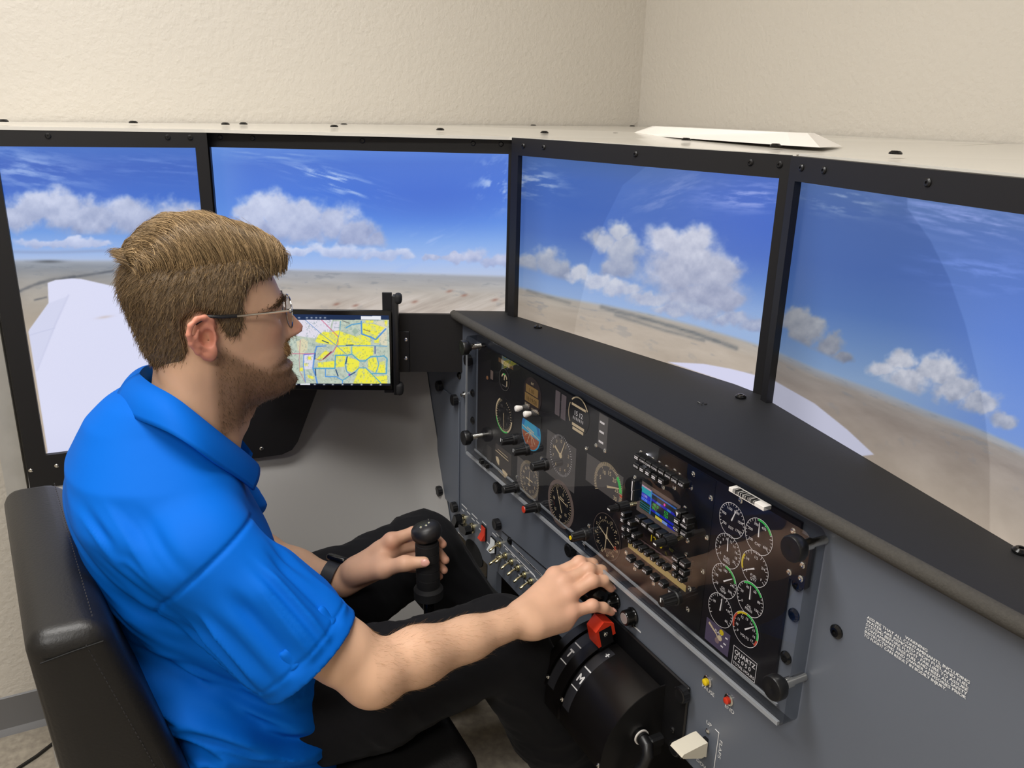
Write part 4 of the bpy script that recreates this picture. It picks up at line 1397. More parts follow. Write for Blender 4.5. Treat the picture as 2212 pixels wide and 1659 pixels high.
def dual_fn(b):
    b.lathe((0, 0, 0), (0, 0, 1), [(0, .003), (.004, .003), (.004, .0022), (.009, .0022)], 10)
    for r, z0, z1 in ((.0078, .009, .026), (.0055, .027, .042)):
        n = 28
        v = []
        for z, s_ in ((z0, 1), (z1, .94)):
            v += [(s_ * r * (1 if k % 2 else .93) * math.cos(2 * math.pi * k / n), s_ * r * (1 if k % 2 else .93) * math.sin(2 * math.pi * k / n), z) for k in range(n)]
        b.add(v, [(k, (k + 1) % n, n + (k + 1) % n, n + k) for k in range(n)] + [tuple(range(n, 2 * n)), tuple(range(n))[::-1]])


KN, KD = local_mesh(knob_fn, 'control_knob', M_blackplast), local_mesh(dual_fn, 'tuning_knob', M_blackplast)
KM = local_mesh(lambda b: b.box((-.001, 0, .0302), (.001, .0065, .0305)), 'pointer_mark', M_print)
KR = local_mesh(lambda b: b.lathe((0, 0, .0298), (0, 0, 1), [(0, .0066), (.0012, .006)], 18), 'coloured_cap', M_red)
KY = local_mesh(lambda b: b.lathe((0, 0, .0298), (0, 0, 1), [(0, .0036), (.0010, .0034)], 14), 'coloured_cap', M_yellow)
for x, y, mk in ((1112.6, 948.5, KM), (1140, 971, KM), (1180.6, 1002.7, None), (1117, 1052, None), (1162.5, 1093.9, KR), (1266, 1153.6, KY), (1464.5, 1289.6, KM)):
    o = put_mesh(KN, 'control_knob', on(x, y, YA), ov, RN)
    if mk:
        l = bpy.data.objects.new(mk.name.split('.')[0], mk); COL.objects.link(l); l.parent = o
for x, y in ((1366, 1089), (1468, 1162)):
    o = put_mesh(KD, 'tuning_knob', on(x, y, YA), ov, RN)
    q = MB(); q.lathe((0, 0, .0), (0, 0, 1), [(0, .0032), (.008, .0032)], 10); sh = q.build('shaft', M_brass, None); sh.parent = o
    q = MB(); q.box((-.003, -.001, .0421), (.003, .001, .0424)); sh = q.build('mark', M_print, None); sh.parent = o

# ================================================================ THROTTLE QUADRANT
qd = thing('throttle_quadrant', 'black curved throttle quadrant with a red mixture lever, under the right hand', 'throttle quadrant', (-.015, -.25, .52))
M_quad = mat('quadrant_black', '0F0D0D', 0.30, bump=(800, 0.08, 0.0002))
b = MB(); b.rbox((-.128, YP - .006, .538), (.130, YP - .0005, .666), .002, 1); b.build('mounting_plate', M_blackplast, qd)
QY, QZ, QR = -.212, .530, .107
A0, A1 = 3, 96          # degrees from straight up towards the pilot


def qpt(x, a, r=QR):
    a = math.radians(a)
    return np.array([x, QY - r * math.sin(a), QZ + r * math.cos(a)])


def shell(x0, x1, r0, r1, a0, a1, name, m, n=28):
    b = MB(); v = []
    for k in range(n + 1):
        a = a0 + (a1 - a0) * k / n
        v += [qpt(x0, a, r0), qpt(x0, a, r1), qpt(x1, a, r1), qpt(x1, a, r0)]
    f = [(4 * k + i, 4 * k + (i + 1) % 4, 4 * k + 4 + (i + 1) % 4, 4 * k + 4 + i) for k in range(n) for i in range(4)]
    f += [(0, 1, 2, 3), (4 * n + 3, 4 * n + 2, 4 * n + 1, 4 * n)]
    b.add(v, f)
    return b.build(name, m, qd, smooth=30)


for x0, x1 in ((-.112, -.094), (-.087, -.044), (-.037, .080)):
    shell(x0, x1, QR - .004, QR, A0, A1, 'curved_cover', M_quad)
b = MB(); poly = [(-QY, QZ - .02)] + [(-(qpt(0, a, QR - .012)[1]), qpt(0, a, QR - .012)[2]) for a in np.linspace(2, 96, 20)] + [(QR - QY - .014, QZ - .02)]
b.prism(poly, (0, 0, 0), (0, -1, 0), (0, 0, 1), (1, 0, 0), -.110, .078); b.build('core', mat('slot_dark', '040404', .8), qd, smooth=25)
for xs in ((-.1125, -.1105), (.0785, .0805)):
    b = MB(); poly = [(-YP + .002, QZ - .022)] + [(-YP + .002, QZ + QR - .0002)] + [(-(qpt(0, a, QR - .0006)[1]), qpt(0, a, QR - .0006)[2]) for a in np.linspace(4, 96, 22)] + [(-QY + QR - .001, QZ - .022)]
    b.prism(poly, (0, 0, 0), (0, -1, 0), (0, 0, 1), (1, 0, 0), *xs); b.build('end_plate', M_blackplast, qd, smooth=25)


def qtext(b, s, x, a, h, r=QR + .0005):
    v, f = text2d(s)
    v = v.copy(); v[:, 0] -= v[:, 0].max() / 2; v *= h
    b.add([qpt(x + p[0], a - math.degrees((p[1] - h * .35) / QR), r) for p in v], f)


def qbar(b, x0, x1, a, w, r=QR + .0005):
    b.add([qpt(x0, a, r), qpt(x1, a, r), qpt(x1, a - math.degrees(w / QR), r), qpt(x0, a - math.degrees(w / QR), r)], [(0, 1, 2, 3)])


M_lab = mat('label_tape', '2A2A2E', .35)
for xl, s, ac, a_lo, a_hi in ((-.0755, 'T', 40, 14, 75), (-.0255, 'M', 48, 12, 78)):
    b = MB(); v = []
    for k in range(17):
        a = a_lo + (a_hi - a_lo) * k / 16
        v += [qpt(xl - .0095, a, QR + .0002), qpt(xl + .0095, a, QR + .0002)]
    b.add(v, [(2 * k, 2 * k + 1, 2 * k + 3, 2 * k + 2) for k in range(16)]); o = b.build('label_strip', M_lab, qd, normals=False)
    b = MB()
    for dx_, da_ in ((0, 0), (.0007, 0), (-.0007, 0), (0, .4), (0, -.4)):
        qtext(b, s, xl + dx_, ac + da_, .018)
    qbar(b, xl - .009, xl + .009, ac - 9, .0022); qbar(b, xl - .009, xl + .009, ac + 9.5, .0018)
    if s == 'M':
        for dx_ in (0, .0008, -.0008):
            qtext(b, '+', xl + .003 + dx_, 18, .016)
    b.build('marking', M_print, o, smooth=0, normals=False)
# throttle lever with its round handle, and the red mixture lever
b = MB(); b.prism([(-.008, .085), (.008, .085), (.008, .165), (-.008, .165)], (-.0905, QY, QZ), (0, -1, .05), (0, .12, 1), (1, 0, 0), -.0025, .0025)
lv = b.build('throttle_lever', M_blackplast, qd)
b = MB(); b.lathe((-.118, -.2375, .7065), (1, 0, 0), [(0, .012), (.003, .018), (.008, .0205), (.046, .0205), (.053, .0185), (.057, .013), (.0575, .0046), (.050, .0042)], 26); b.build('throttle_handle', M_blackgl, lv)
am = 14
b = MB(); p0, p1 = qpt(-.0405, am, .09), qpt(-.0405, am, .158)
ax_ = (p1 - p0) / np.linalg.norm(p1 - p0); sd_ = np.cross(ax_, (1, 0, 0)); sd_ = sd_ if sd_[1] > 0 else -sd_
b.prism([(-.0115, 0), (.0115, 0), (.0115, .066), (-.0115, .066)], p0, sd_, ax_, (1, 0, 0), -.0028, .0028)
b.prism([(-.0115, .03), (.0115, .03), (.0115, .066), (-.0115, .066)], p0, sd_, ax_, (1, 0, 0), .0028, .0118); lv = b.build('mixture_lever', M_blackplast, qd)
b = MB(); h0 = p0 + ax_ * .054
b.prism([(-.0170, -.020), (-.0118, -.020), (-.0118, .010), (.0118, .010), (.0118, -.010), (.0170, -.010), (.0170, .011), (0, .0225), (-.0170, .011)], h0, sd_, ax_, (1, 0, 0), -.015, .0125)
b.build('red_cap', M_red, lv, smooth=0)
screw_at(h0 - ax_ * .002 + np.array([.0119, 0, 0]), (1, 0, 0), lv, SCREWSIL)
for xs, a in ((-.1075, 88), (.075, 92), (-.09, 70), (-.04, 74)):
    P = qpt(xs, a); screw_at(P, P - np.array([xs, QY, QZ]), qd, SCREWSIL)
put_mesh(THUMB, 'thumb_screw', on(1483, 1497, YP - .006), qd, RN); put_mesh(THUMB, 'thumb_screw', on(1470, 1612, YP - .006), qd, RN)
put_mesh(SCREW, 'screw', on(1462, 1490, YP - .006), qd, RN); put_mesh(SCREW, 'screw', on(1453, 1576, YP - .006), qd, RN)
# cable plug on the right end
P = un(1382, 1588, 'X', .0805)
b = MB(); b.lathe(P, (1, 0, 0), [(0, .012), (.004, .012), (.004, .0105), (.010, .0105)], 20); o = b.build('cable_plug', M_blackplast, qd)
b = MB(); b.lathe(P + (.0035, 0, 0), (1, 0, 0), [(0, .0125), (.0022, .0125)], 22); b.build('white_ring', M_whiteplast, o)
b = MB(); b.tube([P + (.006, 0, 0), P + (.022, -.002, -.002), P + (.030, -.006, -.012), P + (.030, -.012, -.026), P + (.026, -.018, -.036)], [.0095, .0095, .009, .0085, .008], 12); b.rbox(P + (.010, .004, -.012), P + (.024, .03, .006), .003, 1); b.build('elbow', M_blackplast, o)
b = MB(); b.tube([P + (.026, -.018, -.036), P + (.022, -.026, -.055), P + (.010, -.036, -.085), P + (-.01, -.046, -.14), P + (-.03, -.03, -.25), P + (-.03, .02, -.35)], .006, 10)
b.build('grey_cable', mat('grey_cable_jacket', '6E675F', .5), o)

# ================================================================ CONTROL STICK
st = thing('control_stick', 'black control stick with a ribbed grip and a button head, in the left hand', 'control stick', (-.285, -.44, 0))
SX, top, bot = -.285, np.array([-.285, -.4475, .768]), np.array([-.285, -.4445, .640])
ax = (top - bot) / np.linalg.norm(top - bot); L = float(np.linalg.norm(top - bot))
pr = [(0, .022), (.002, .0255), (.018, .0258), (.021, .0235), (.024, .0205)]
for k in range(5):
    z = .026 + k * .0165
    pr += [(z, .0208), (z + .0145, .0204), (z + .0155, .0192), (z + .0163, .0192)]
pr += [(L - .016, .0185)]
b = MB(); b.lathe(bot, ax, pr, 28); gp = b.build('grip', M_rubber, st, smooth=28)
b = MB()
hd = np.array([-.15, -.22, 1.0]); hd /= np.linalg.norm(hd)
x_, y_, z_ = basis(hd)
hc_ = top + ax * .000
b.lathe(hc_ - hd * .014, hd, [(0, .013), (.003, .0225), (.009, .0262), (.017, .0266), (.023, .0250), (.027, .0215), (.030, .015), (.0315, .006), (.0316, .0005)], 28)
hdm = b.build('head', mat('grip_head', '1C1C1E', .42), st)
for k, (a, bb, m) in enumerate(((-.008, .006, M_chrome), (.0, .012, M_chrome), (.010, .010, M_chrome), (.006, .0, M_blackplast), (-.012, -.008, M_blackplast))):
    b = MB(); b.lathe(hc_ + hd * .0135 + x_ * a * .9 + y_ * bb * .9, hd, [(0, .0032), (.0035, .0030), (.0045, .0015)], 10); b.build('button', m, hdm)
b = MB(); b.tube([bot + (0, 0, .004), (-.285, -.443, .50), (-.285, -.42, .16), (-.285, -.40, .02)], .0095, 12); b.build('shaft', M_blackgl, st)
b = MB(); b.tube([bot + (.008, -.006, .0), (-.277, -.449, .52), (-.277, -.44, .40)], .0016, 6); b.build('wire', M_chrome, st)
b = MB(); b.lathe((-.285, -.40, 0), (0, 0, 1), [(0, .07), (.012, .07), (.03, .035), (.06, .016)], 24); b.build('boot', M_rubber, st)

# ================================================================ TABLET AND ITS MOUNT
o2, ex2, nn2, ez2 = mon_frame(1)
OFF = .055


def un2(x, y, off=OFF):
    d = RW.T @ np.array([(x - 1106) / FPX, (y - 829.5) / FPX, 1.0])
    return CAM + ((o2 + nn2 * off - CAM) @ nn2) / (d @ nn2) * d


tr, br_ = un2(846, 671), un2(846, 844)
TH = tr[2] - br_[2]
TW = .25
to = np.array([tr[0], tr[1], tr[2]]) - ex2 * TW
tb = thing('tablet', 'black tablet showing a yellow and blue flight chart, clamped beside the face', 'tablet', tuple(to + ex2 * TW / 2 - ez2 * TH))
b = MB((to, ex2, nn2, ez2)); b.rbox((0, -.0075, -TH), (TW, 0, 0), .003, 2); b.build('body', M_blackgl, tb)
s0 = un2(840, 681.5, OFF + .0006)
sw, sh_ = TW - .018, .0
sb = un2(840, 833, OFF + .0006)
sh_ = s0[2] - sb[2]
nx, ny = 330, 240
uu, vv = np.meshgrid(np.linspace(0, sw, nx), np.linspace(0, sh_, ny))
so = s0 - ex2 * sw
X, Y = px_of(so + uu[..., None] * ex2 - vv[..., None] * ez2)
def tp(*q): return [(600 + x / 7.373, 640 + y / 7.373) for x, y in q]
img = np.zeros((ny, nx, 3)) + C3('C2CEBE')
img = img + (fbm(X / 5, Y / 5, 301, 4)[..., None] - .5) * .14
img = over(img, C3('E9E4F2'), poly_a(X, Y, tp((230, 370), (870, 370), (820, 560), (600, 670), (230, 620)), .8) * .95)
img = over(img, C3('E6E0F0'), poly_a(X, Y, tp((880, 400), (980, 400), (970, 540), (860, 560)), .8) * .9)
img = over(img, C3('E6E2F2'), poly_a(X, Y, tp((415, 930), (570, 930), (570, 1160), (410, 1160)), .8) * .95)
img = over(img, C3('E8DCB4'), poly_a(X, Y, tp((300, 720), (400, 670), (480, 720), (470, 850), (380, 930), (320, 860)), 1.5) * .8)
img = over(img, C3('EADFC0'), poly_a(X, Y, tp((1530, 400), (1740, 390), (1740, 800), (1640, 760), (1590, 600), (1690, 520)), 1.2) * .8)
for P_ in (tp((600, 720), (640, 620), (740, 560), (830, 580), (980, 540), (1050, 580), (1240, 640), (1340, 610), (1480, 660), (1480, 780), (960, 790), (860, 770), (640, 740)), tp((1340, 430), (1520, 440), (1700, 500), (1600, 600), (1560, 680), (1350, 600)),
           tp((1400, 385), (1520, 385), (1520, 420), (1400, 425)), tp((1700, 385), (1745, 385), (1745, 470), (1710, 470)), tp((930, 810), (1160, 800), (1160, 920), (900, 930)), tp((1180, 800), (1520, 800), (1520, 930), (1400, 1010), (1270, 1000), (1180, 930)),
           tp((920, 950), (1070, 945), (1080, 1120), (920, 1130)), tp((1110, 960), (1300, 1030), (1290, 1140), (1180, 1210), (1100, 1180)), tp((1440, 1000), (1560, 970), (1600, 1100), (1560, 1220), (1440, 1150)), tp((1620, 1050), (1700, 1030), (1710, 1230), (1590, 1220)),
           tp((1290, 1150), (1400, 1150), (1560, 1280), (1740, 1260), (1745, 1390), (1200, 1390), (1260, 1250)), tp((760, 860), (830, 900), (700, 1000), (610, 1010)), tp((640, 1060), (900, 1030), (900, 1130), (640, 1130)), tp((480, 960), (530, 960), (530, 1010), (480, 1010)),
           tp((420, 1070), (480, 1070), (480, 1110), (420, 1110)), tp((470, 1250), (580, 1280), (570, 1320), (490, 1300)), tp((350, 1140), (400, 1140), (400, 1190), (350, 1190)), tp((1540, 650), (1610, 650), (1610, 740), (1540, 740))):
    n_ = fbm(X / 6, Y / 6, 305, 3)
    img = over(img, C3('F6F04C'), poly_a(X, Y, P_, 1.2) * np.where(n_ > .38, 1, .55))
img = over(img, C3('6C8C8C'), (fbm(X / 3, Y / 3, 307, 3) > .66) * .35)
img = over(img, C3('9FB6A4'), poly_a(X, Y, tp((1180, 560), (1230, 500), (1290, 560), (1230, 620)), 1) * .8)
for pts, w_, c_ in ((tp((430, 370), (720, 620), (940, 790), (1090, 920)), .55, '5C8CC8'), (tp((690, 370), (960, 640), (960, 760), (880, 880), (730, 1000)), .7, 'D45C84'), (tp((1000, 400), (990, 560), (930, 780)), .6, '58A0C8'), (tp((620, 800), (770, 790)), 1.0, '5C94DC'), (tp((620, 800), (590, 900), (570, 1060), (560, 1150), (600, 1260), (630, 1390)), 1.5, '5C94E0'),
                    (tp((570, 1150), (910, 1150), (920, 940), (1110, 940), (1180, 920), (1300, 1030), (1390, 1030), (1480, 960), (1590, 960), (1690, 950), (1740, 990), (1730, 1230), (1500, 1230)), 1.2, '4CA4CC'), (tp((760, 1150), (760, 1280), (930, 1280), (1030, 1340), (1030, 1390)), 1.1, '5C9CE0'), (tp((1030, 1340), (1230, 1210), (1290, 1140), (1400, 1140), (1640, 1380)), 1.0, '58A8CC'),
                    (tp((950, 790), (1300, 780), (1740, 795)), .9, '6CA8D0'), (tp((1330, 400), (1340, 600), (1480, 650), (1560, 690), (1720, 520)), 1.5, '4C90DC'), (tp((1090, 500), (1180, 450), (1330, 430)), 1.3, '58A0D0'), (tp((1180, 800), (1180, 930)), .8, '70B8C8'), (tp((1110, 960), (1070, 1080), (1100, 1200), (1160, 1250)), .9, '4C98CC'), (tp((415, 930), (410, 1100), (440, 1370)), .9, '5C94E0'),
                    (tp((415, 930), (570, 915)), 1.0, '7070E0'), (tp((1580, 960), (1610, 1090), (1560, 1220)), .8, '58A8CC'), (tp((230, 915), (590, 915)), .6, 'D46C8C'), (tp((360, 700), (340, 1000), (350, 1200), (440, 1370)), .4, 'C07080'), (tp((600, 990), (680, 1030), (730, 1000)), .5, 'D88050')):
    img = over(img, C3(c_), sstep(w_ + .5, w_ - .3, seg_dist(X, Y, pts)) * .9)
for pts, w_, c_ in ((tp((710, 705), (810, 745)), 1.1, '3C5C6C'), (tp((1090, 780), (1200, 775)), 1.1, '34506C'), (tp((725, 1000), (850, 885)), 1.2, '7C3C4C'), (tp((595, 905), (590, 1000)), 1.3, '3C5C9C'), (tp((600, 1160), (605, 1260)), 1.2, '34547C'), (tp((925, 1170), (960, 1270)), 1.3, '34547C'), (tp((1105, 965), (1085, 1070)), 1.2, '34587C'), (tp((1550, 800), (1550, 910)), 1.2, '4C5C9C'), (tp((1140, 1260), (1230, 1210)), 1.2, '3C5C7C'), (tp((1370, 530), (1470, 560)), .8, '8C7040'), (tp((1030, 390), (1140, 430)), .8, '70706C')):
    img = over(img, C3(c_), sstep(w_ + .4, w_ - .4, seg_dist(X, Y, pts)))
for x, y in tp((1140, 1250)):
    img = over(img, C3('9440C0'), np.exp(-((X - x) / 2) ** 2 - ((Y - y) / 2) ** 2))
img = np.where((Y < 691)[..., None], C3('1A2D50'), img); img = np.where((Y > 828.5)[..., None], C3('0D1424'), img)
img = np.where(((X > 779.5) & (X < 823) & (Y > 683) & (Y < 690.5))[..., None], C3('EEF0F8'), img)
for x in (646, 663, 673, 683, 692, 702):
    img = over(img, C3('C8D0DC'), np.exp(-((X - x) / 2.3) ** 2 - ((Y - 686.5) / 1.6) ** 2) * .9)
for x in (640, 680, 700, 719, 740, 760, 781, 802, 822):
    img = over(img, C3('D8DCE4'), np.exp(-((X - x) / 2.2) ** 2 - ((Y - 831) / 1.7) ** 4) * .95); img = over(img, C3('B8C0CC'), np.exp(-((X - x) / 4) ** 2 - ((Y - 834.5) / 1.0) ** 2) * .8)
img = np.where(((X > 649) & (X < 670) & (Y > 828.5))[..., None], C3('E8EAF2'), img)
color_grid('screen', so, ex2, ez2, sw, sh_, img, mat('tablet_light', rough=.15, attr='Col', emit=.92), tb)

mt = thing('tablet_mount', 'black clamp bracket holding the tablet on the monitor plate', 'tablet mount', tuple(to + ex2 * TW / 2 - ez2 * TH - nn2 * .04))
fr = (to, ex2, nn2, ez2)
zt_m = un2(830, 631, OFF - .012)[2] - to[2]
zb_m = un2(830, 848, OFF - .012)[2] - to[2]
for u0 in (TW - .020, .006):
    b = MB(fr); b.rbox((u0, -.0145, zb_m), (u0 + .020, -.009, zt_m), .001, 1)
    b.build('arm', M_blackplast, mt)
b = MB(fr); b.rbox((.02, -.016, -TH * .62), (TW - .02, -.009, -TH * .38), .002, 1); b.build('cross_bar', M_blackplast, mt)
for u0, sg in ((TW + .0015, 1), (-.0135, -1)):
    b = MB(fr); b.rbox((u0, -.016, zb_m), (u0 + .012, .006, zt_m - .004), .002, 2); o = b.build('side_clamp', M_blackplast, mt)
    for z0, z1 in ((zt_m - .022, zt_m), (zb_m - .001, zb_m + .026)):
        b = MB(fr); b.rbox((u0 + (.004 if sg > 0 else -.008), -.016, z0), (u0 + (.020 if sg > 0 else .008), .009, z1), .007, 3); b.build('hook', M_rubber, o)
b = MB((o2, ex2, nn2, ez2))
A = un2(880, 715, .011); B = un2(884, 803, .011)
ua, za, zb2 = (A - o2) @ ex2, A[2] - o2[2], B[2] - o2[2]
b.rbox((ua - .07, .0112, zb2), (ua + .004, .016, za), .001, 1); pl_ = b.build('mount_plate', M_blackplast, mt)
for q in ((877, 734), (877, 774)):
    screw_at(un2(*q, .016), nn2, pl_, SCREWSIL)
b = MB((o2, ex2, nn2, ez2)); b.cyl((ua - .04, .014, (za + zb2) / 2), (ua - .09, OFF - .012, (za + zb2) / 2), .009, .009, 14); b.ell((ua - .09, OFF - .016, (za + zb2) / 2), (.012, .012, .012)); b.build('ball_arm', M_blackplast, mt)

# ================================================================ PILOT SEAT
M_leather = mat('black_leather', '161515', 0.42, bump=(260, 0.28, 0.0012), var=(14, 0.05))
M_stitch = mat('grey_thread', '383636', 0.8)
se = thing('pilot_seat', 'black leather pilot seat with stitched edges, behind the man', 'seat', (-.275, -.75, 0))


def lean(v):
    v = v.copy()
    z = v[:, 2]
    yf, yb = -.936 + (.862 - z) * .275, -1.022 + (.862 - z) * .07
    v[:, 1] = yb + v[:, 1] / .085 * (yf - yb) + .10 * np.minimum(v[:, 0] + .05, 0)
    return v


b = MB(); b.rbox((-.505, 0, .36), (-.048, .085, .864), .026, 5, lean); br = b.build('backrest', M_leather, se, smooth=60)
fy = lambda z: -.936 + (.862 - z) * .275
by = lambda z: -1.022 + (.862 - z) * .07
b = MB()
b.tube([(-.0475, by(.835) + .012, .832), (-.0468, (by(.84) + fy(.84)) / 2, .838), (-.0475, fy(.842) - .012, .842)], .0011, 6)
b.build('seam', mat('leather_seam', '0A0A0A', .8), br)
b = MB(); b.tube([(-.052, fy(z) - .0215, z) for z in np.linspace(.84, .40, 20)], .0016, 6); b.build('piping', M_leather, br)
b = MB()
for k in range(64):
    z = .842 - k * .0068
    p = np.array([-.0475, fy(z) - .030, z]); b.tube([p, p + (0, .0010, -.0034)], .0007, 4)
for k in range(54):
    x = -.07 - k * .0078
    p = np.array([x, fy(.862) - .013 + .1 * (x + .05), .8642]); b.tube([p, p + (-.0038, 0, 0)], .0006, 4)
o = b.build('stitching', M_stitch, br); o['kind'] = 'stuff'


def seatm(v):
    v = v.copy()
    y = v[:, 1]
    v[:, 2] += .03 * np.clip((y + .70) / .22, 0, 1) ** 2
    return v


b = MB()

b.rbox((-.50, -.90, .33), (-.05, -.445, .455), .035, 5, seatm); cu = b.build('cushion', M_leather, se, smooth=60)
b = MB(); b.tube([(-.50, -.446, .435), (-.275, -.4435, .437), (-.05, -.446, .435)], .002, 6); b.build('piping', M_leather, cu)
b = MB(); b.rbox((-.47, -.88, .27), (-.08, -.52, .335), .01, 2); b.build('seat_pan', M_blackplast, se)
for x in (-.44, -.13):
    b = MB(); b.box((x, -.86, .03), (x + .03, -.80, .28)); b.box((x, -.60, .03), (x + .03, -.54, .28)); b.box((x - .005, -.95, 0), (x + .035, -.45, .03)); b.build('rail_leg', M_black, se)

br.location.z += .013

# floor cable behind the seat
b = MB()
A, B = un(40, 1659, 'Z', .004), un(118, 1603, 'Z', .004)
d = (B - A)
b.tube([A - d * 1.5, A - d * .5 + (.01, 0, 0), A, A + d * .5 + (.004, 0, 0), B, B + d * .8, B + d * 1.6 + (.03, 0, 0)], .004, 8)
tag(b.build('floor_cable', mat('black_cable', '15120F', .5)), 'thin black cable on the floor behind the seat', 'cable')

# ================================================================ PERSON
# ---- signed distance fields on a grid, joined smoothly and meshed as one skin
class Field:
    def __init__(s, lo, hi, h):
        s.lo, s.h = np.array(lo, float), h
        s.n = np.ceil((np.array(hi) - s.lo) / h).astype(int) + 1
        s.D = np.full(s.n, .05, np.float32)

    def region(s, lo, hi):
        a = np.clip(np.floor((np.array(lo) - s.lo) / s.h).astype(int), 0, s.n)
        b = np.clip(np.ceil((np.array(hi) - s.lo) / s.h).astype(int) + 1, 0, s.n)
        sl = tuple(slice(int(p), int(q)) for p, q in zip(a, b))
        g = [(s.lo[i] + s.h * np.arange(a[i], b[i])).astype(np.float32) for i in range(3)]
        return sl, g[0][:, None, None], g[1][None, :, None], g[2][None, None, :]

    def join(s, fn, lo, hi, k=.01, sub=False):
        pad = k + .006
        sl, X, Y, Z = s.region(np.array(lo) - pad, np.array(hi) + pad)
        if 0 in s.D[sl].shape:
            return
        d = fn(X, Y, Z)
        a = s.D[sl]
        if sub:
            d = -d
            h = np.maximum(k - np.abs(a - d), 0) / k
            s.D[sl] = np.maximum(a, d) + h * h * k * .25
        else:
            h = np.maximum(k - np.abs(a - d), 0) / k
            s.D[sl] = np.minimum(a, d) - h * h * k * .25

    def cone(s, a, b, ra, rb, k=.01, flat=None, sub=False):
        """tapered limb from a to b; flat = (direction, factor) squashes its section"""
        a, b = np.array(a, float), np.array(b, float)
        r = max(ra, rb)
        ba = b - a
        L = float(ba @ ba) + 1e-12

        def fn(X, Y, Z):
            px, py, pz = X - a[0], Y - a[1], Z - a[2]
            t = np.clip((px * ba[0] + py * ba[1] + pz * ba[2]) / L, 0, 1)
            qx, qy, qz = px - t * ba[0], py - t * ba[1], pz - t * ba[2]
            if flat is not None:
                n, fl = np.array(flat[0], float), flat[1]
                n = n / np.linalg.norm(n)
                c = (qx * n[0] + qy * n[1] + qz * n[2]) * (1 / fl - 1)
                qx, qy, qz = qx + n[0] * c, qy + n[1] * c, qz + n[2] * c
                return (np.sqrt(qx * qx + qy * qy + qz * qz) - (ra + (rb - ra) * t)) * (.5 + .5 * fl)
            return np.sqrt(qx * qx + qy * qy + qz * qz) - (ra + (rb - ra) * t)
        s.join(fn, np.minimum(a, b) - r, np.maximum(a, b) + r, k, sub)

    def ell(s, c, r, k=.01, R=None, sub=False):
        c, r = np.array(c, float), np.array(r, float)
        R = np.eye(3) if R is None else np.array(R)      # rows: local axes

        def fn(X, Y, Z):
            px, py, pz = X - c[0], Y - c[1], Z - c[2]
            q = [(R[i][0] * px + R[i][1] * py + R[i][2] * pz) / r[i] for i in range(3)]
            m_ = np.sqrt(q[0] ** 2 + q[1] ** 2 + q[2] ** 2)
            return (m_ - 1) * float(r.min())
        m = r.max()
        s.join(fn, c - m, c + m, k, sub)

    def mesh(s):
        D = s.D
        S = D < 0
        c = sum(S[i:S.shape[0] - 1 + i, j:S.shape[1] - 1 + j, k:S.shape[2] - 1 + k].astype(np.uint8) for i in (0, 1) for j in (0, 1) for k in (0, 1))
        act = (c > 0) & (c < 8)
        I = np.argwhere(act)
        ids = np.full(act.shape, -1, np.int32)
        ids[act] = np.arange(len(I))
        off = [(0, 0, 0), (1, 0, 0), (0, 1, 0), (1, 1, 0), (0, 0, 1), (1, 0, 1), (0, 1, 1), (1, 1, 1)]
        val = [D[I[:, 0] + o[0], I[:, 1] + o[1], I[:, 2] + o[2]].astype(float) for o in off]
        acc, cnt = np.zeros((len(I), 3)), np.zeros(len(I))
        for i in range(8):
            for ax in range(3):
                j = i | (1 << ax)
                if j == i:
                    continue
                a, b = val[i], val[j]
                m = (a < 0) != (b < 0)
                t = np.where(m, a / (a - b + 1e-20), 0)
                p = np.array(off[i], float) + t[:, None] * (np.array(off[j]) - np.array(off[i]))
                acc += p * m[:, None]
                cnt += m
        V = s.lo + s.h * (I + acc / cnt[:, None])
        F = []
        for ax in range(3):
            sl0 = [slice(1, -1)] * 3
            sl0[ax] = slice(0, -1)
            sl1 = list(sl0)
            sl1[ax] = slice(1, None)
            A, B = S[tuple(sl0)], S[tuple(sl1)]
            E = np.argwhere(A != B)
            if not len(E):
                continue
            inside = A[tuple(E.T)]
            base = E.copy()
            for q in range(3):
                if q != ax:
                    base[:, q] += 1
            u, v = [(1, 2), (2, 0), (0, 1)][ax]
            def cell(du, dv):
                cc = base.copy()
                cc[:, u] -= du
                cc[:, v] -= dv
                return ids[tuple(cc.T)]
            q = np.stack([cell(1, 1), cell(0, 1), cell(0, 0), cell(1, 0)], -1)
            q[~inside] = q[~inside][:, ::-1]
            F.append(q)
        return V, np.concatenate(F)


def grid_object(name, V, F, m, parent, cols=None, smooth=True):
    org = ORG.get(parent, np.zeros(3))
    me = bpy.data.meshes.new(name)
    me.vertices.add(len(V))
    me.vertices.foreach_set('co', (V - org).astype(np.float32).reshape(-1))
    k = F.shape[1]
    me.loops.add(F.size)
    me.loops.foreach_set('vertex_index', F.astype(np.int32).reshape(-1))
    me.polygons.add(len(F))
    me.polygons.foreach_set('loop_start', (np.arange(len(F)) * k).astype(np.int32))
    me.update(calc_edges=True)
    if cols is not None:
        a = me.color_attributes.new('Col', 'FLOAT_COLOR', 'POINT')
        c = np.ones((len(V), 4), np.float32)
        c[:, :3] = cols
        a.data.foreach_set('color', c.reshape(-1))
    me.materials.append(m)
    if smooth:
        me.shade_smooth()
    o = bpy.data.objects.new(name, me)
    COL.objects.link(o)
    o.parent = parent
    ORG[o] = org
    return o


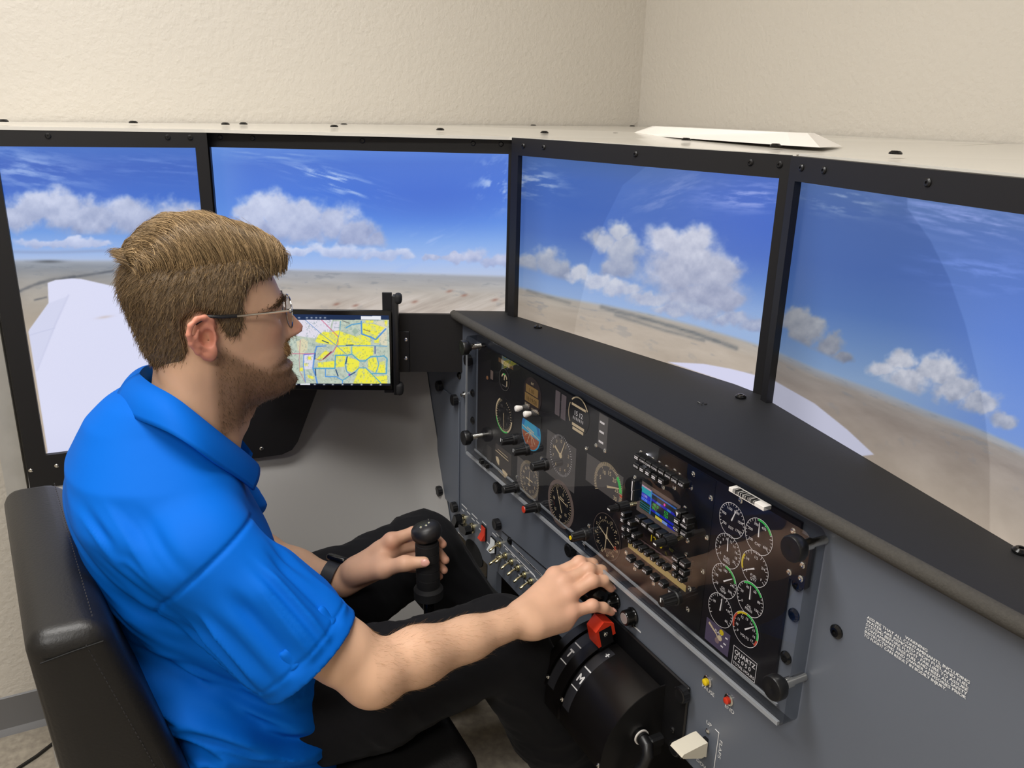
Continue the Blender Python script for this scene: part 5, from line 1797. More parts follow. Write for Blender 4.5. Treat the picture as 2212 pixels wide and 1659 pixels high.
def relax(V, F, n=2, lam=.5):
    for _ in range(n):
        acc, cnt = np.zeros_like(V), np.zeros(len(V))
        for i in range(F.shape[1]):
            a, b = F[:, i], F[:, (i + 1) % F.shape[1]]
            for k in range(3):
                acc[:, k] += np.bincount(a, V[b, k], len(V)) + np.bincount(b, V[a, k], len(V))
            cnt += np.bincount(a, minlength=len(V)) + np.bincount(b, minlength=len(V))
        V = V + lam * (acc / np.maximum(cnt, 1)[:, None] - V)
    return V


def vnormals(V, F):
    n = np.cross(V[F[:, 2]] - V[F[:, 0]], V[F[:, 3 % F.shape[1]]] - V[F[:, 1]])
    N = np.zeros_like(V)
    for i in range(F.shape[1]):
        for k in range(3):
            N[:, k] += np.bincount(F[:, i], n[:, k], len(V))
    return N / (np.linalg.norm(N, axis=1)[:, None] + 1e-12)


person = thing('person', 'seated man in a bright blue polo shirt, glasses and black trousers, hands on the controls', 'person', (-.28, -.75, 0))

# ---- head in its own axes: a forward, s to his right, z up
PSI = math.radians(5)
HC = np.array([-.285, -.765, 1.18])
HF = np.array([-math.sin(PSI), math.cos(PSI), 0])
HS = np.array([math.cos(PSI), math.sin(PSI), 0])


def hw(a, s, z):
    return HC + np.multiply.outer(np.asarray(a, float), HF) + np.multiply.outer(np.asarray(s, float), HS) + np.multiply.outer(np.asarray(z, float), np.array([0, 0, 1.0]))


HZ = [-.150, -.1395, -.1347, -.1283, -.1216, -.1124, -.1044, -.0967, -.0910, -.0865, -.0793, -.0726, -.060, -.050, -.036, -.016, -.003, .010, .021, .037, .057, .075, .090, .100, .106, .1085]
HFr = [.050, .070, .0860, .1015, .1090, .1128, .1095, .1060, .1072, .1082, .1000, .1020, .1015, .0990, .0960, .0935, .0950, .1005, .0965, .0909, .0818, .0720, .056, .038, .020, .004]
HBk = [.010, .004, -.002, -.008, -.014, -.022, -.030, -.038, -.044, -.050, -.058, -.064, -.071, -.076, -.080, -.084, -.086, -.088, -.089, -.090, -.087, -.079, -.064, -.044, -.026, -.006]
HWd = [.010, .020, .0270, .0355, .0430, .0500, .0550, .0588, .0605, .0618, .0640, .0655, .0680, .0695, .0715, .0740, .0752, .0756, .0755, .0748, .0715, .0650, .0530, .0380, .0210, .004]
gss = lambda x, c, w: np.exp(-((x - c) / w) ** 2)


def head_front(s, z):
    F = np.interp(z, HZ, HFr)
    sa = np.abs(s)
    # nose
    nh = np.interp(z, [-.0535, -.0495, -.0439, -.0359, -.0262, -.0163, -.0034, .008, .018], [0, .008, .0305, .0350, .0290, .0220, .0085, .002, 0])
    nw = np.interp(z, [-.055, -.044, -.036, -.026, -.010, .006], [.0150, .0125, .0105, .0085, .0075, .0095])
    F = F + nh * np.exp(-(sa / nw) ** 2.4)
    F = F + .0095 * gss(sa, .0125, .0062) * gss(z, -.0435, .0075)          # wings of the nose
    # lips and chin stay near the middle
    F = F + .0022 * gss(z, -.0880, .0052) * np.exp(-(sa / .019) ** 4)
    F = F + .0022 * gss(z, -.0715, .0045) * np.exp(-(sa / .020) ** 4)
    F = F - .0034 * gss(z, -.0795 + .10 * sa, .0022) * np.exp(-(sa / .024) ** 4)
    F = F + .0045 * gss(z, -.1145, .0110) * gss(s, 0, .020)
    F = F + .0020 * gss(z, -.058, .008) * gss(s, 0, .010)
    # eye hollows, brows, cheek bones
    F = F - .0100 * gss(sa, .033, .0155) * gss(z, -.001, .0105)
    F = F + .0040 * gss(sa, .030, .016) * gss(z, .0145, .0065)
    F = F + .0045 * gss(sa, .046, .014) * gss(z, -.024, .014)
    F = F - .0035 * gss(sa, .040, .014) * gss(z, -.062, .016)
    return F


def head_fn(X, Y, Z):
    dx, dy = X - HC[0], Y - HC[1]
    a = dx * HF[0] + dy * HF[1] + 0 * Z
    s = dx * HS[0] + dy * HS[1] + 0 * Z
    z = Z - HC[2] + 0 * a
    a0 = np.interp(z, [-.14, -.09, -.05, .0], [.035, .022, .006, .004])
    W = np.interp(z, HZ, HWd)
    Fr = np.maximum(head_front(s, z) - a0, .004)
    Bk = np.maximum(a0 - np.interp(z, HZ, HBk), .004)
    A = np.where(a > a0, Fr, Bk)
    e = np.where(a > a0, 2.35, 2.15)
    q = (np.abs((a - a0) / A) ** e + np.abs(s / W) ** e) ** (1 / e)
    g = (q - 1) * np.minimum(np.minimum(A, W), .06) * .9
    g = np.maximum(g, (z - .1085) * 1.0)
    return np.maximum(g, (-.1505 - z))


fld = Field((-.60, -.985, .60), (.055, -.165, 1.315), .0022)
c8 = [hw(a, s, z) for a in (-.11, .14) for s in (-.085, .085) for z in (-.15, .11)]
fld.join(head_fn, np.min(c8, 0), np.max(c8, 0), .004)
# neck, trapezius and the trunk inside the shirt
fld.cone(hw(-.050, 0, -.235), hw(-.014, 0, -.085), .066, .060, .022)
fld.cone(hw(-.060, .045, -.225), hw(-.038, .034, -.070), .030, .028, .025)
fld.cone(hw(-.060, -.045, -.225), hw(-.038, -.034, -.070), .030, .028, .025)
fld.cone(hw(-.012, .012, -.225), hw(.012, .044, -.085), .022, .016, .02)
fld.ell(hw(.030, 0, -.160), (.016, .014, .022), .02)
fld.cone((-.285, -.838, .945), (-.285, -.80, .66), .085, .10, .03, ((0, 1, 0), .8))
fld.cone((-.43, -.82, .91), (-.14, -.82, .91), .045, .045, .03)
# ears
for sg in (1, -1):
    P = lambda a, z, s: hw(a, sg * s, z)
    Rr = np.array([HS * sg * .90 - HF * .44, HF * .90 + HS * sg * .44, (0, 0, 1.0)])
    fld.ell(P(-.026, -.016, .0775), (.0055, .0165, .0270), .006, Rr)
    fld.ell(P(-.023, -.0175, .0845), (.0095, .0085, .0135), .003, Rr, sub=True)
    fld.ell(P(-.031, -.001, .0850), (.0045, .0060, .0075), .004, Rr, sub=True)
    rim = [(-.012, -.004, .0770), (-.0150, .0065, .0810), (-.024, .0115, .0845), (-.034, .0105, .0870), (-.0425, .0035, .0885), (-.0455, -.008, .0885), (-.043, -.021, .0865), (-.036, -.033, .0840), (-.027, -.041, .0810), (-.019, -.0435, .0785)]
    for p, q in zip(rim[:-1], rim[1:]):
        fld.cone(P(p[0], p[1], p[2]), P(q[0], q[1], q[2]), .0036, .0036, .003)
    fld.ell(P(-.0195, -.0385, .0785), (.0050, .0080, .0085), .006, Rr)
    fld.ell(P(-.0115, -.018, .0765), (.0050, .0045, .0070), .004, Rr)
    anti = [(-.033, -.004, .0860), (-.037, -.013, .0862), (-.034, -.024, .0845), (-.026, -.030, .0825)]
    for p, q in zip(anti[:-1], anti[1:]):
        fld.cone(P(p[0], p[1], p[2]), P(q[0], q[1], q[2]), .0024, .0024, .004)
# eyelids
for sg in (1, -1):
    c = hw(.0790, sg * .0325, -.0005)
    fld.ell(c, (.0138, .0138, .0125), .004)
    fld.ell(hw(.0925, sg * .0325, -.0012), (.0075, .0100, .0042), .002, np.array([HF, HS, (0, 0, 1.0)]), sub=True)

# ---- arms
SR, ER, WR = np.array([-.114, -.820, .898]), np.array([-.030, -.628, .721]), np.array([-.059, -.383, .716])
SLf, ELf, WL = np.array([-.465, -.80, .93]), np.array([-.525, -.740, .690]), np.array([-.362, -.578, .663])


def limb(S, E, W, bend):
    fld.cone(S, E, .044, .040, .02)
    m = S + (E - S) * .55
    fld.cone(m, S + (E - S) * .8, .044, .042, .02)
    fld.cone(E, E + (W - E) * .28, .0370, .0385, .02)
    fld.cone(E + (W - E) * .28, E + (W - E) * .62, .0385, .0300, .02)
    fld.cone(E + (W - E) * .62, W, .0300, .0250, .02, (bend, .84))
    fld.ell(E + np.array(bend) * 0 + (E - (S + W) / 2) / np.linalg.norm(E - (S + W) / 2) * .008, (.033, .033, .033), .025)


limb(SR, ER, WR, (.25, 0, 1))
limb(SLf, ELf, WL, (.5, .4, .8))


def chain(pts, rs, k=.005):
    for p, q, a, b in zip(pts[:-1], pts[1:], rs[:-1], rs[1:]):
        fld.cone(p, q, a, b, k)


# right hand over the throttle handle: palm down, four fingers over the top, little finger past its end
RH = dict(
    pinky=[(-.047, -.303, .7125), (-.043, -.2660, .7165), (-.042, -.2450, .7080), (-.042, -.2290, .6960)],
    ring=[(-.062, -.2990, .7330), (-.062, -.2560, .7470), (-.062, -.2340, .7430), (-.062, -.2190, .7250)],
    middle=[(-.083, -.2970, .7440), (-.083, -.2500, .7550), (-.083, -.2250, .7470), (-.083, -.2110, .7270)],
    index=[(-.105, -.3000, .7450), (-.105, -.2540, .7570), (-.105, -.2280, .7490), (-.105, -.2120, .7290)])
RR = dict(pinky=(.0105, .0090, .0082, .0066), ring=(.0118, .0098, .0088, .0070), middle=(.0122, .0102, .0092, .0074), index=(.0120, .0100, .0090, .0074))
for k, pts in RH.items():
    w0 = WR + np.array([{'pinky': .012, 'ring': .004, 'middle': -.006, 'index': -.016}[k], .006, {'pinky': -.006, 'ring': 0, 'middle': .003, 'index': .002}[k]])
    fld.cone(w0, pts[0], .0170, RR[k][0] + .0008, .014)
    chain([np.array(p) for p in pts], RR[k], .005)
    fld.ell(np.array(pts[0]) + (0, .000, .003), (.0105, .0105, .0095), .010)
    fld.ell(np.array(pts[1]) + (0, .000, .0015), (RR[k][1] * 1.04,) * 3, .006)
fld.cone((-.062, -.375, .705), (-.075, -.305, .712), .020, .018, .018)
fld.cone((-.040, -.365, .708), (-.046, -.315, .698), .0165, .0140, .016)
chain([np.array(p) for p in ((-.085, -.368, .706), (-.118, -.328, .700), (-.124, -.292, .702), (-.120, -.262, .702))], (.016, .0125, .0105, .0085), .010)
# left hand round the stick grip: fingers pass behind it, thumb in front
LH = dict(index=[(-.325, -.497, .7435), (-.325, -.4560, .7500), (-.3120, -.4250, .7430), (-.2900, -.4160, .7350)],
          middle=[(-.331, -.493, .7230), (-.327, -.4500, .7230), (-.3110, -.4200, .7150), (-.2860, -.4125, .7050)],
          ring=[(-.334, -.491, .7030), (-.327, -.4510, .7010), (-.3110, -.4220, .6940), (-.2870, -.4145, .6850)],
          pinky=[(-.336, -.494, .6850), (-.328, -.4590, .6810), (-.3150, -.4310, .6750), (-.2960, -.4195, .6690)])
for k, pts in LH.items():
    w0 = WL + np.array([0, .006, {'index': .012, 'middle': .005, 'ring': -.003, 'pinky': -.010}[k]])
    fld.cone(w0, pts[0], .0165, RR[k][0] + .001, .014)
    chain([np.array(p) for p in pts], RR[k], .005)
    fld.ell(np.array(pts[0]), (.0110,) * 3, .010)
chain([np.array(p) for p in ((-.345, -.560, .686), (-.300, -.5220, .7080), (-.270, -.4930, .7270), (-.2560, -.4640, .7300))], (.0190, .0150, .0112, .0092), .012)
fld.cone((-.340, -.555, .690), (-.318, -.515, .705), .020, .018, .016)
fld.cone((-.335, -.515, .725), (-.300, -.520, .712), .008, .010, .014)
V, F = fld.mesh()
V = relax(V, F, 1, .35)
N0 = vnormals(V, F)
print('skin', len(V), 'verts', round(time.time() - T0, 1))

# ---- skin colours: places that differ in the skin itself
rel = V - HC
ha, hs, hz = rel @ HF, rel @ HS, rel[:, 2]
inhead = (np.abs(hs) < .1) & (hz > -.20) & (np.abs(ha) < .16)
base = np.array(lin('DAAF90'))
red = np.array(lin('D28A74'))
col = np.tile(base, (len(V), 1))
def blend(c, w):
    global col
    w = np.clip(w, 0, 1)[:, None]
    col = col * (1 - w) + np.array(c) * w
blend(red, inhead * .75 * gss(hz, -.038, .014) * gss(ha, .125, .022) * gss(hs, 0, .022))
blend(red, inhead * .35 * gss(hz, -.03, .022) * gss(ha, .075, .03) * gss(np.abs(hs), .05, .02))
earw = inhead * sstep(.070, .080, np.abs(hs)) * sstep(.0, -.012, ha) * sstep(-.062, -.046, hz)
blend(lin('CF7F6C'), earw * .75)
blend(lin('BF6058'), inhead * np.exp(-(np.abs(hs) / .021) ** 4) * (ha > .09) * np.maximum(gss(hz, -.0885, .0055), .8 * gss(hz, -.0725, .0035)))
# beard shadow
bw = inhead * sstep(.0, -.02, hz - np.interp(ha, [-.02, .0, .03, .06, .085, .13], [-.025, -.028, -.052, -.070, -.058, -.050])) * sstep(-.175, -.135, hz + .25 * np.maximum(0, .04 - ha)) * sstep(-.025, -.005, ha)
bw = bw * (1 - .85 * gss(hz, -.0885, .007) * np.exp(-(np.abs(hs) / .024) ** 4))
blend(lin('73573F'), bw * .82)
knu = np.zeros(len(V))
for pts in list(RH.values()) + list(LH.values()):
    for p, r_ in ((pts[0], .012), (pts[1], .010), (pts[3], .009)):
        knu = np.maximum(knu, np.exp(-((V - np.array(p)) ** 2).sum(1) / r_ ** 2))
blend(lin('DD9583'), knu * .8)
handw = np.maximum(np.exp(-((V - (WR + np.array([-.01, .09, .0]))) ** 2).sum(1) / .09 ** 2), np.exp(-((V - (WL + np.array([.05, .09, .03]))) ** 2).sum(1) / .09 ** 2))
blend(lin('D9A48C'), handw * .5)
nz = fbm(V[:, 0] * 55 + V[:, 2] * 30, V[:, 1] * 55 - V[:, 2] * 20, 501, 4) - .5
col = col * (1 + .16 * nz[:, None])
M_skin = mat('skin', rough=.48, spec=.35, attr='Col', sss=.12, bump=(420, .10, .0006))
body = grid_object('body', V, F, M_skin, person, col)

# ---- finger nails
b = MB()
def nail(tip, prev, up, w=.0052):
    tip, prev, up = np.array(tip, float), np.array(prev, float), np.array(up, float)
    d = tip - prev; d /= np.linalg.norm(d)
    up = up - d * (up @ d); up /= np.linalg.norm(up)
    s_ = np.cross(d, up)
    return d, up, s_
M_nail = mat('finger_nail', 'E0A898', .25, spec=.6)
for pts, rr_ in [(RH[k], RR[k][3]) for k in ('pinky', 'ring', 'middle', 'index')]:
    d, up, s_ = nail(pts[3], pts[2], (.2, 0, 1))
    b = MB(); b.ell(np.array(pts[3]) + up * (rr_ - .0012) + d * .0015, (.0062, .0046, .0018), 12, 8, np.stack([d, s_, up], 1)); b.build('finger_nail', M_nail, person)
d, up, s_ = nail((-.256, -.464, .730), (-.270, -.493, .727), (1, 0, .35))
b = MB(); b.ell(np.array((-.256, -.464, .730)) + up * .0078 + d * .002, (.0085, .0066, .0022), 12, 8, np.stack([d, s_, up], 1)); b.build('thumb_nail', M_nail, person)

# ---- eyes
for sg in (1, -1):
    b = MB(); c = hw(.0795, sg * .0325, -.0008); b.ell(c, (.0122, .0122, .0122), 20, 14); o = b.build('eye', mat('eye_white', 'D8D2CC', .15), person)
    b = MB(); b.lathe(c + HF * .0108, HF, [(0, .0058), (.0012, .0052), (.0016, .0024), (.0017, .0005)], 18); b.build('iris', mat('eye_iris', '3E4E58', .1), o)

# ---- hair
rs = np.random.RandomState(4)


def strands(paths, rad, cols, name, m, parent, sides=3):
    """thin tapered hairs joined as one mesh; paths (n, k, 3)"""
    P = np.asarray(paths, float)
    n, k = P.shape[:2]
    T = np.gradient(P, axis=1)
    T /= np.linalg.norm(T, axis=2)[..., None] + 1e-12
    ref = np.where(np.abs(T[..., :1]) < .8, np.array([1.0, 0, 0]), np.array([0, 1.0, 0]))
    x = np.cross(ref, T); x /= np.linalg.norm(x, axis=2)[..., None]
    y = np.cross(T, x)
    tp_ = np.linspace(1, .25, k)[None, :, None] * np.asarray(rad).reshape(-1, 1, 1)
    ring = [P + tp_ * (math.cos(2 * math.pi * q / sides) * x + math.sin(2 * math.pi * q / sides) * y) for q in range(sides)]
    V = np.stack(ring, 2).reshape(-1, 3)
    i = np.arange(n)[:, None, None] * k * sides + np.arange(k - 1)[None, :, None] * sides
    q = np.arange(sides)[None, None, :]
    q2 = (q + 1) % sides
    F = np.stack([i + q, i + q2, i + sides + q2, i + sides + q], -1).reshape(-1, 4)
    C = np.repeat(np.asarray(cols), k * sides, 0)
    o = grid_object(name, V, F, m, parent, C)
    return o


M_hair = mat('hair', rough=.42, spec=.4, attr='Col')
HMASK = [(.085, .058), (.060, .052), (.042, .046), (.030, .030), (.027, .0), (.026, -.008), (.018, -.022), (.005, -.020), (-.003, -.004), (-.010, .011), (-.028, .017), (-.043, .008), (-.0455, -.012), (-.042, -.040), (-.046, -.062), (-.056, -.079), (-.074, -.092), (-.14, -.094), (-.14, .2), (.14, .2)]
aA = [-.098, -.0918, -.0672, -.0416, -.0163, .009, .0342, .0606, .087, .1000, .1065]
zT = [.0850, .0949, .1142, .1278, .1285, .1281, .1197, .1097, .0956, .0860, .0760]
zB = [.070, .071, .078, .074, .067, .062, .058, .056, .0585, .0620, .0680]
sW = [.030, .044, .060, .067, .070, .0695, .066, .060, .050, .040, .022]


def toppt(a, t, lift=0.0):
    """t 0 = side parting on his right, 1 = far side; over the top of the combed hair"""
    zt, zb_, sw_ = np.interp(a, aA, zT), np.interp(a, aA, zB), np.interp(a, aA, sW)
    ang = math.pi * t
    e = .72
    cs, sn = np.cos(ang), np.sin(ang)
    s = (sw_ + lift) * np.sign(cs) * np.abs(cs) ** e
    z = zb_ - .004 + (zt - zb_ + .004 + lift) * np.abs(sn) ** e
    return a, s, z


# solid of the combed top
na, nt = 40, 28
av = np.linspace(-.0965, .1045, na)
Vt = []
for a in av:
    for t in np.linspace(0, 1, nt):
        q = toppt(a, t, -.0045)
        Vt.append(hw(*q))
Vt = np.array(Vt)
Ft = [(i * nt + j, i * nt + j + 1, (i + 1) * nt + j + 1, (i + 1) * nt + j) for i in range(na - 1) for j in range(nt - 1)]
Ft += [(i * nt + nt - 1, i * nt, (i + 1) * nt, (i + 1) * nt + nt - 1) for i in range(na - 1)]
hb = MB(); hb.add(Vt, Ft + [tuple(range(nt)), tuple(range((na - 1) * nt, na * nt))[::-1]])
hair = hb.build('hair', mat('hair_base', '624F36', .6, var=(120, .3)), person, smooth=60)
# short cap on the sides and back, from the head's own surface
capf = Field(np.min(c8, 0) - .015, np.max(c8, 0) + .015, .003)
sl, X, Y, Z = capf.region(capf.lo, capf.lo + capf.h * capf.n)
g = head_fn(X, Y, Z)
dx, dy = X - HC[0], Y - HC[1]
la, lz = dx * HF[0] + dy * HF[1] + 0 * Z, Z - HC[2] + 0 * dx
md = seg_dist(la, lz, HMASK + HMASK[:1])
md = np.where(inpoly(la, lz, HMASK), -md, md)
th = .0035 + .0035 * sstep(-.03, .05, lz) + .004 * sstep(-.02, -.09, la)
capf.D[sl] = np.maximum(g - th * np.clip(-md / .008, 0, 1), md * .8)
Vc, Fc = capf.mesh()
Vc = relax(Vc, Fc, 1, .4)
grid_object('side_hair', Vc, Fc, mat('hair_base2', '6A5740', .6, var=(220, .35), bump=(500, .5, .002)), person)


def hair_cols(n, lo='5A4730', hi='BC9E74', p=1.1, shift=0):
    t = np.clip(rs.rand(n) ** p + shift, 0, 1)[:, None]
    return np.array(lin(lo)) * (1 - t) + np.array(lin(hi)) * t


# combed top strands, from the parting up and over
n = 9000
a0 = rs.uniform(-.094, .103, n)
clump = np.round((a0 + rs.normal(0, .002, n)) / .0045) * .0045
a0 = a0 * .75 + clump * .25
t0 = np.clip(rs.rand(n) ** 1.6 * .5, 0, .5)
t1 = np.clip(t0 + rs.uniform(.16, .42, n), 0, .98)
k = 9
u = np.linspace(0, 1, k)[None]
T_ = t0[:, None] + (t1 - t0)[:, None] * u
fwd = np.interp(a0, [-.095, -.06, -.02, .04, .075, .10], [-.020, -.026, -.026, -.022, -.010, .004])
ph = np.sin(clump * 900)[:, None]
A_ = a0[:, None] + fwd[:, None] * u ** 1.3 + .004 * ph * np.sin(u * 3.0) + rs.normal(0, .0015, (n, 1)) * u
lift = rs.normal(0, .0016, (n, 1)) + .0010 * np.sin(clump * 1500)[:, None] + .0020 * np.sin(math.pi * u) + rs.exponential(.0012, (n, 1)) * u ** 3
pa, ps, pz = toppt(A_, T_, lift)
pz = pz - np.abs(rs.normal(0, .004, (n, 1))) * (1 - u) ** 2 * (t0 < .06)[:, None]
cl = hair_cols(n) * (1 + .16 * np.sin(clump * 2300))[:, None]
strands(hw(pa, ps, pz), rs.uniform(.00030, .00055, n), np.clip(cl, 0, 1), 'combed_strands', M_hair, hair)['kind'] = 'stuff'
# quiff curls at the front, tufts at the back
n = 420
a0 = rs.uniform(.075, .100, n); t0 = rs.uniform(.12, .85, n)
u = np.linspace(0, 1, 8)[None]
A_ = a0[:, None] + .018 * np.sin(u * 1.9) * rs.uniform(.3, 1.0, (n, 1)); pa, ps, pz = toppt(np.minimum(A_, .1085), t0[:, None] + 0 * u, rs.normal(.0005, .002, (n, 1)))
pa = np.maximum(pa, A_); pz = pz - .016 * u ** 2.2 * rs.uniform(.1, 1, (n, 1))
strands(hw(pa, ps, pz), rs.uniform(.0004, .0007, n), hair_cols(n, '665238', 'BEA078'), 'quiff_strands', M_hair, hair)['kind'] = 'stuff'
# short side and back hairs
Nc = vnormals(Vc, Fc)
relc = Vc - HC
ca, cs_, cz = relc @ HF, relc @ HS, relc[:, 2]
ok = np.where((cz < .085) & (Nc @ np.array([0, 0, 1]) < .75) & (inpoly(ca, cz, HMASK)))[0]
n = 15000
pick = ok[rs.randint(0, len(ok), n)]
R0, NN = Vc[pick] + rs.normal(0, .0012, (n, 3)), Nc[pick]
down = np.array([0, 0, -1.0]) - .55 * HF
down = down / np.linalg.norm(down)
tang = down - NN * (NN @ down)[:, None]
tang = tang / np.linalg.norm(tang, axis=1)[:, None] + rs.normal(0, .22, (n, 3))
L_ = rs.uniform(.006, .014, n) * np.interp(relc[pick, 2], [-.08, -.03, .04], [.55, .8, 1.15])
u = np.linspace(0, 1, 5)[None, :, None]
PP = R0[:, None] - NN[:, None] * .002 + tang[:, None] * u * L_[:, None, None] + NN[:, None] * (.0045 * np.sin(u * 1.6)) * rs.uniform(.4, 1.2, (n, 1, 1))
cc = hair_cols(n, '54432E', 'A4875E', 1.1)
strands(PP, rs.uniform(.00028, .0005, n), cc, 'side_strands', M_hair, hair)['kind'] = 'stuff'


# beard, moustache, brows: hairs rooted in the skin
def fuzz(name, w, n, ln, dirv, lo, hi, rad=(.00022, .0004), curl=.3, out=.35):
    pr = np.clip(w, 0, None)
    idx = rs.choice(len(V), n, p=pr / pr.sum())
    R0, NN = V[idx] + rs.normal(0, .0007, (n, 3)), N0[idx]
    dv = np.asarray(dirv, float)
    tg = dv - NN * (NN @ dv)[:, None]
    tg = tg / (np.linalg.norm(tg, axis=1)[:, None] + 1e-9) + rs.normal(0, curl, (n, 3)) + NN * out
    L_ = rs.uniform(*ln, n)
    u = np.linspace(0, 1, 4)[None, :, None]
    PP = R0[:, None] - NN[:, None] * .0006 + tg[:, None] * u * L_[:, None, None] - NN[:, None] * (u ** 2) * (L_ * out * .5)[:, None, None]
    o = strands(PP, rs.uniform(*rad, n), hair_cols(n, lo, hi), name, M_hair, person)
    o['kind'] = 'stuff'
    return o


near = inhead * 1.0
fuzz('beard', near * np.clip(bw, 0, 1) ** 1.2 * (hz > -.16) * (ha > -.012), 9000, (.002, .0046), -HF * .5 + np.array([0, 0, -1.0]) + HF * .7, '4A3826', '94744E', rad=(.00014, .00026), curl=.3)
mw = inhead * np.exp(-(np.abs(hs) / .026) ** 4) * gss(hz, -.0585, .0058) * (ha > .085)
fuzz('moustache', mw, 2200, (.005, .010), np.array([0, 0, -1.0]) + .35 * HF, '8A6438', 'CCA46C', rad=(.00026, .00042), out=.6)
gw = inhead * np.exp(-(np.abs(hs) / .022) ** 4) * gss(hz, -.124, .012) * (ha > .07)
fuzz('goatee', gw, 600, (.003, .006), np.array([0, 0, -1.0]) + .2 * HF, '6A4C2E', 'B08A58', rad=(.00014, .00028), out=.4)
ew = inhead * gss(np.abs(hs), .040, .017) * gss(hz, .0150 - .20 * (np.abs(hs) - .036), .0034) * (ha > .04)
fuzz('eyebrow', ew, 900, (.005, .010), HS * .8 + np.array([0, 0, -.1]) - HF * .3, '3A2A1C', '6A5034', rad=(.0003, .0005), out=.15)
dE = V - ER
tt = (dE @ (WR - ER)) / ((WR - ER) @ (WR - ER))
fw_ = ((tt > -.05) & (tt < .95) & (np.linalg.norm(dE - np.clip(tt, 0, 1)[:, None] * (WR - ER), axis=1) < .062)) * np.clip(1.1 - tt * .6, .2, 1)
fuzz('arm_hair', fw_, 3200, (.006, .014), (WR - ER) / np.linalg.norm(WR - ER) + np.array([.2, 0, -.6]), '8E6A44', 'C49C6C', rad=(.00005, .00010), curl=.22, out=.22)

# ---- glasses
gl = mat('glasses_silver', 'C8C6C2', .16, metal=1.0)
hinge = (.0905, .0680, .0045)
b = MB()
b.tube(hw(np.array([hinge[0], .060, .030, .004, -.012]), np.array([hinge[1], .0765, .0845, .0870, .0850]), np.array([.0045, .0065, .0085, .0100, .0110])), [.0016, .0018, .0018, .0016, .0014], 8)
glo = b.build('glasses', gl, person)
b = MB(); b.tube(hw(np.array([.016, -.004, -.020, -.034]), np.array([.0865, .0860, .083, .078]), np.array([.0094, .0104, .0125, .002])), [.0024, .0026, .0024, .0016], 8); b.build('temple_tip', M_blackplast, glo)
b = MB(); b.tube(hw(np.array([hinge[0], .060, .030, .004, -.020]), -np.array([hinge[1], .0745, .0785, .0800, .0790]), np.array([.0045, .0065, .0085, .0100, .0100])), .0017, 8); b.build('far_temple', gl, glo)
b = MB(); b.ell(hw(.0925, .0680, .0045), (.0030, .0030, .0034), 10, 8); b.build('hinge', gl, glo)
for sg in (1, -1):
    cA, cS, cZ = .1020, sg * .0355, -.0035
    ring = []
    for k in range(29):
        a = 2 * math.pi * k / 28
        sx_ = .0285 * np.sign(math.cos(a)) * abs(math.cos(a)) ** .8
        zz_ = .0225 * np.sign(math.sin(a)) * abs(math.sin(a)) ** .85
        ring.append(hw(cA - abs(cS + sx_) * .16 + .004, cS + sx_, cZ + zz_))
    b = MB(); b.tube(ring, .0011, 7); b.build('rim', gl, glo)
    b = MB(); b.add(ring[:-1], [tuple(range(28))]); b.build('lens', clear_mat('lens_glass', (.97, .97, .98), 0, 1.5), glo, normals=False)
b = MB(); b.tube(hw(np.array([.1035, .1085, .1100, .1085, .1035]), np.array([.0075, .004, 0, -.004, -.0075]), np.array([.004, .007, .0075, .007, .004])), .0012, 7); b.build('bridge', gl, glo)
b = MB()
for sg in (1, -1):
    b = MB(); b.ell(hw(.1000, sg * .0095, -.006), (.002, .0018, .0045), 8, 6); b.build('nose_pad', mat('clear_pad', 'D8CCC4', .2), glo)

# ---- watch
wd_ = (WL - ELf) / np.linalg.norm(WL - ELf)
wc = ELf + (WL - ELf) * .93
x_, y_, z_ = basis(wd_)
b = MB()
prof = [(-.0115, .0315), (-.0110, .0330), (.0110, .0318), (.0115, .0302)]
b.lathe(wc, wd_, prof, 30, cap=False)
band = b.build('wrist_watch', mat('watch_band', '23252C', .5), person, smooth=50)
b = MB(); upw = np.array([-.55, .2, .85]); upw = upw - wd_ * (upw @ wd_); upw /= np.linalg.norm(upw)
cr = np.cross(wd_, upw)
b.rbox((-.019, -.017, .029), (.019, .017, .041), .005, 3, lambda v: wc + v[:, :1] * wd_ + v[:, 1:2] * cr + v[:, 2:3] * upw); b.build('case', M_blackgl, band)
side = np.cross(upw, wd_)
for k in range(4):
    ang = math.radians(112 + 9 * k)
    dvec = upw * math.cos(ang) - side * math.sin(ang) if (upw * math.cos(ang) - side * math.sin(ang))[0] > 0 else upw * math.cos(ang) + side * math.sin(ang)
    b = MB(); b.lathe(wc + dvec * .0326, dvec, [(0, .0016), (.0006, .0016)], 10); b.build('strap_hole', M_blackplast, band)

# ---- polo shirt
SZ = [.425, .46, .55, .65, .75, .85, .93, .985, 1.015, 1.040, 1.065, 1.085]
SY = [-.775, -.772, -.772, -.786, -.806, -.832, -.854, -.859, -.848, -.842, -.832, -.826]
SD = [.110, .140, .140, .135, .129, .122, .113, .107, .102, .092, .072, .045]
SW = [.180, .208, .202, .188, .178, .174, .168, .140, .110, .086, .070, .045]
shf = Field((-.60, -1.01, .42), (.06, -.57, 1.11), .0032)


def torso(X, Y, Z):
    z = Z + 0 * X + 0 * Y
    yc, hd, hw_ = np.interp(z, SZ, SY), np.interp(z, SZ, SD), np.interp(z, SZ, SW)
    y, x = (Y - yc), (X + .282 + 0 * z)
    q = (np.abs(y / hd) ** 2.3 + np.abs(x / hw_) ** 2.3) ** (1 / 2.3)
    return (q - 1) * np.minimum(hd, hw_) * .8


shf.join(torso, (-.60, -1.0, .425), (.05, -.57, 1.09), .004)
for q in (-.16, -.41):
    shf.cone((-.285, -.856, 1.005), (q, -.828, .905), .050, .056, .05)


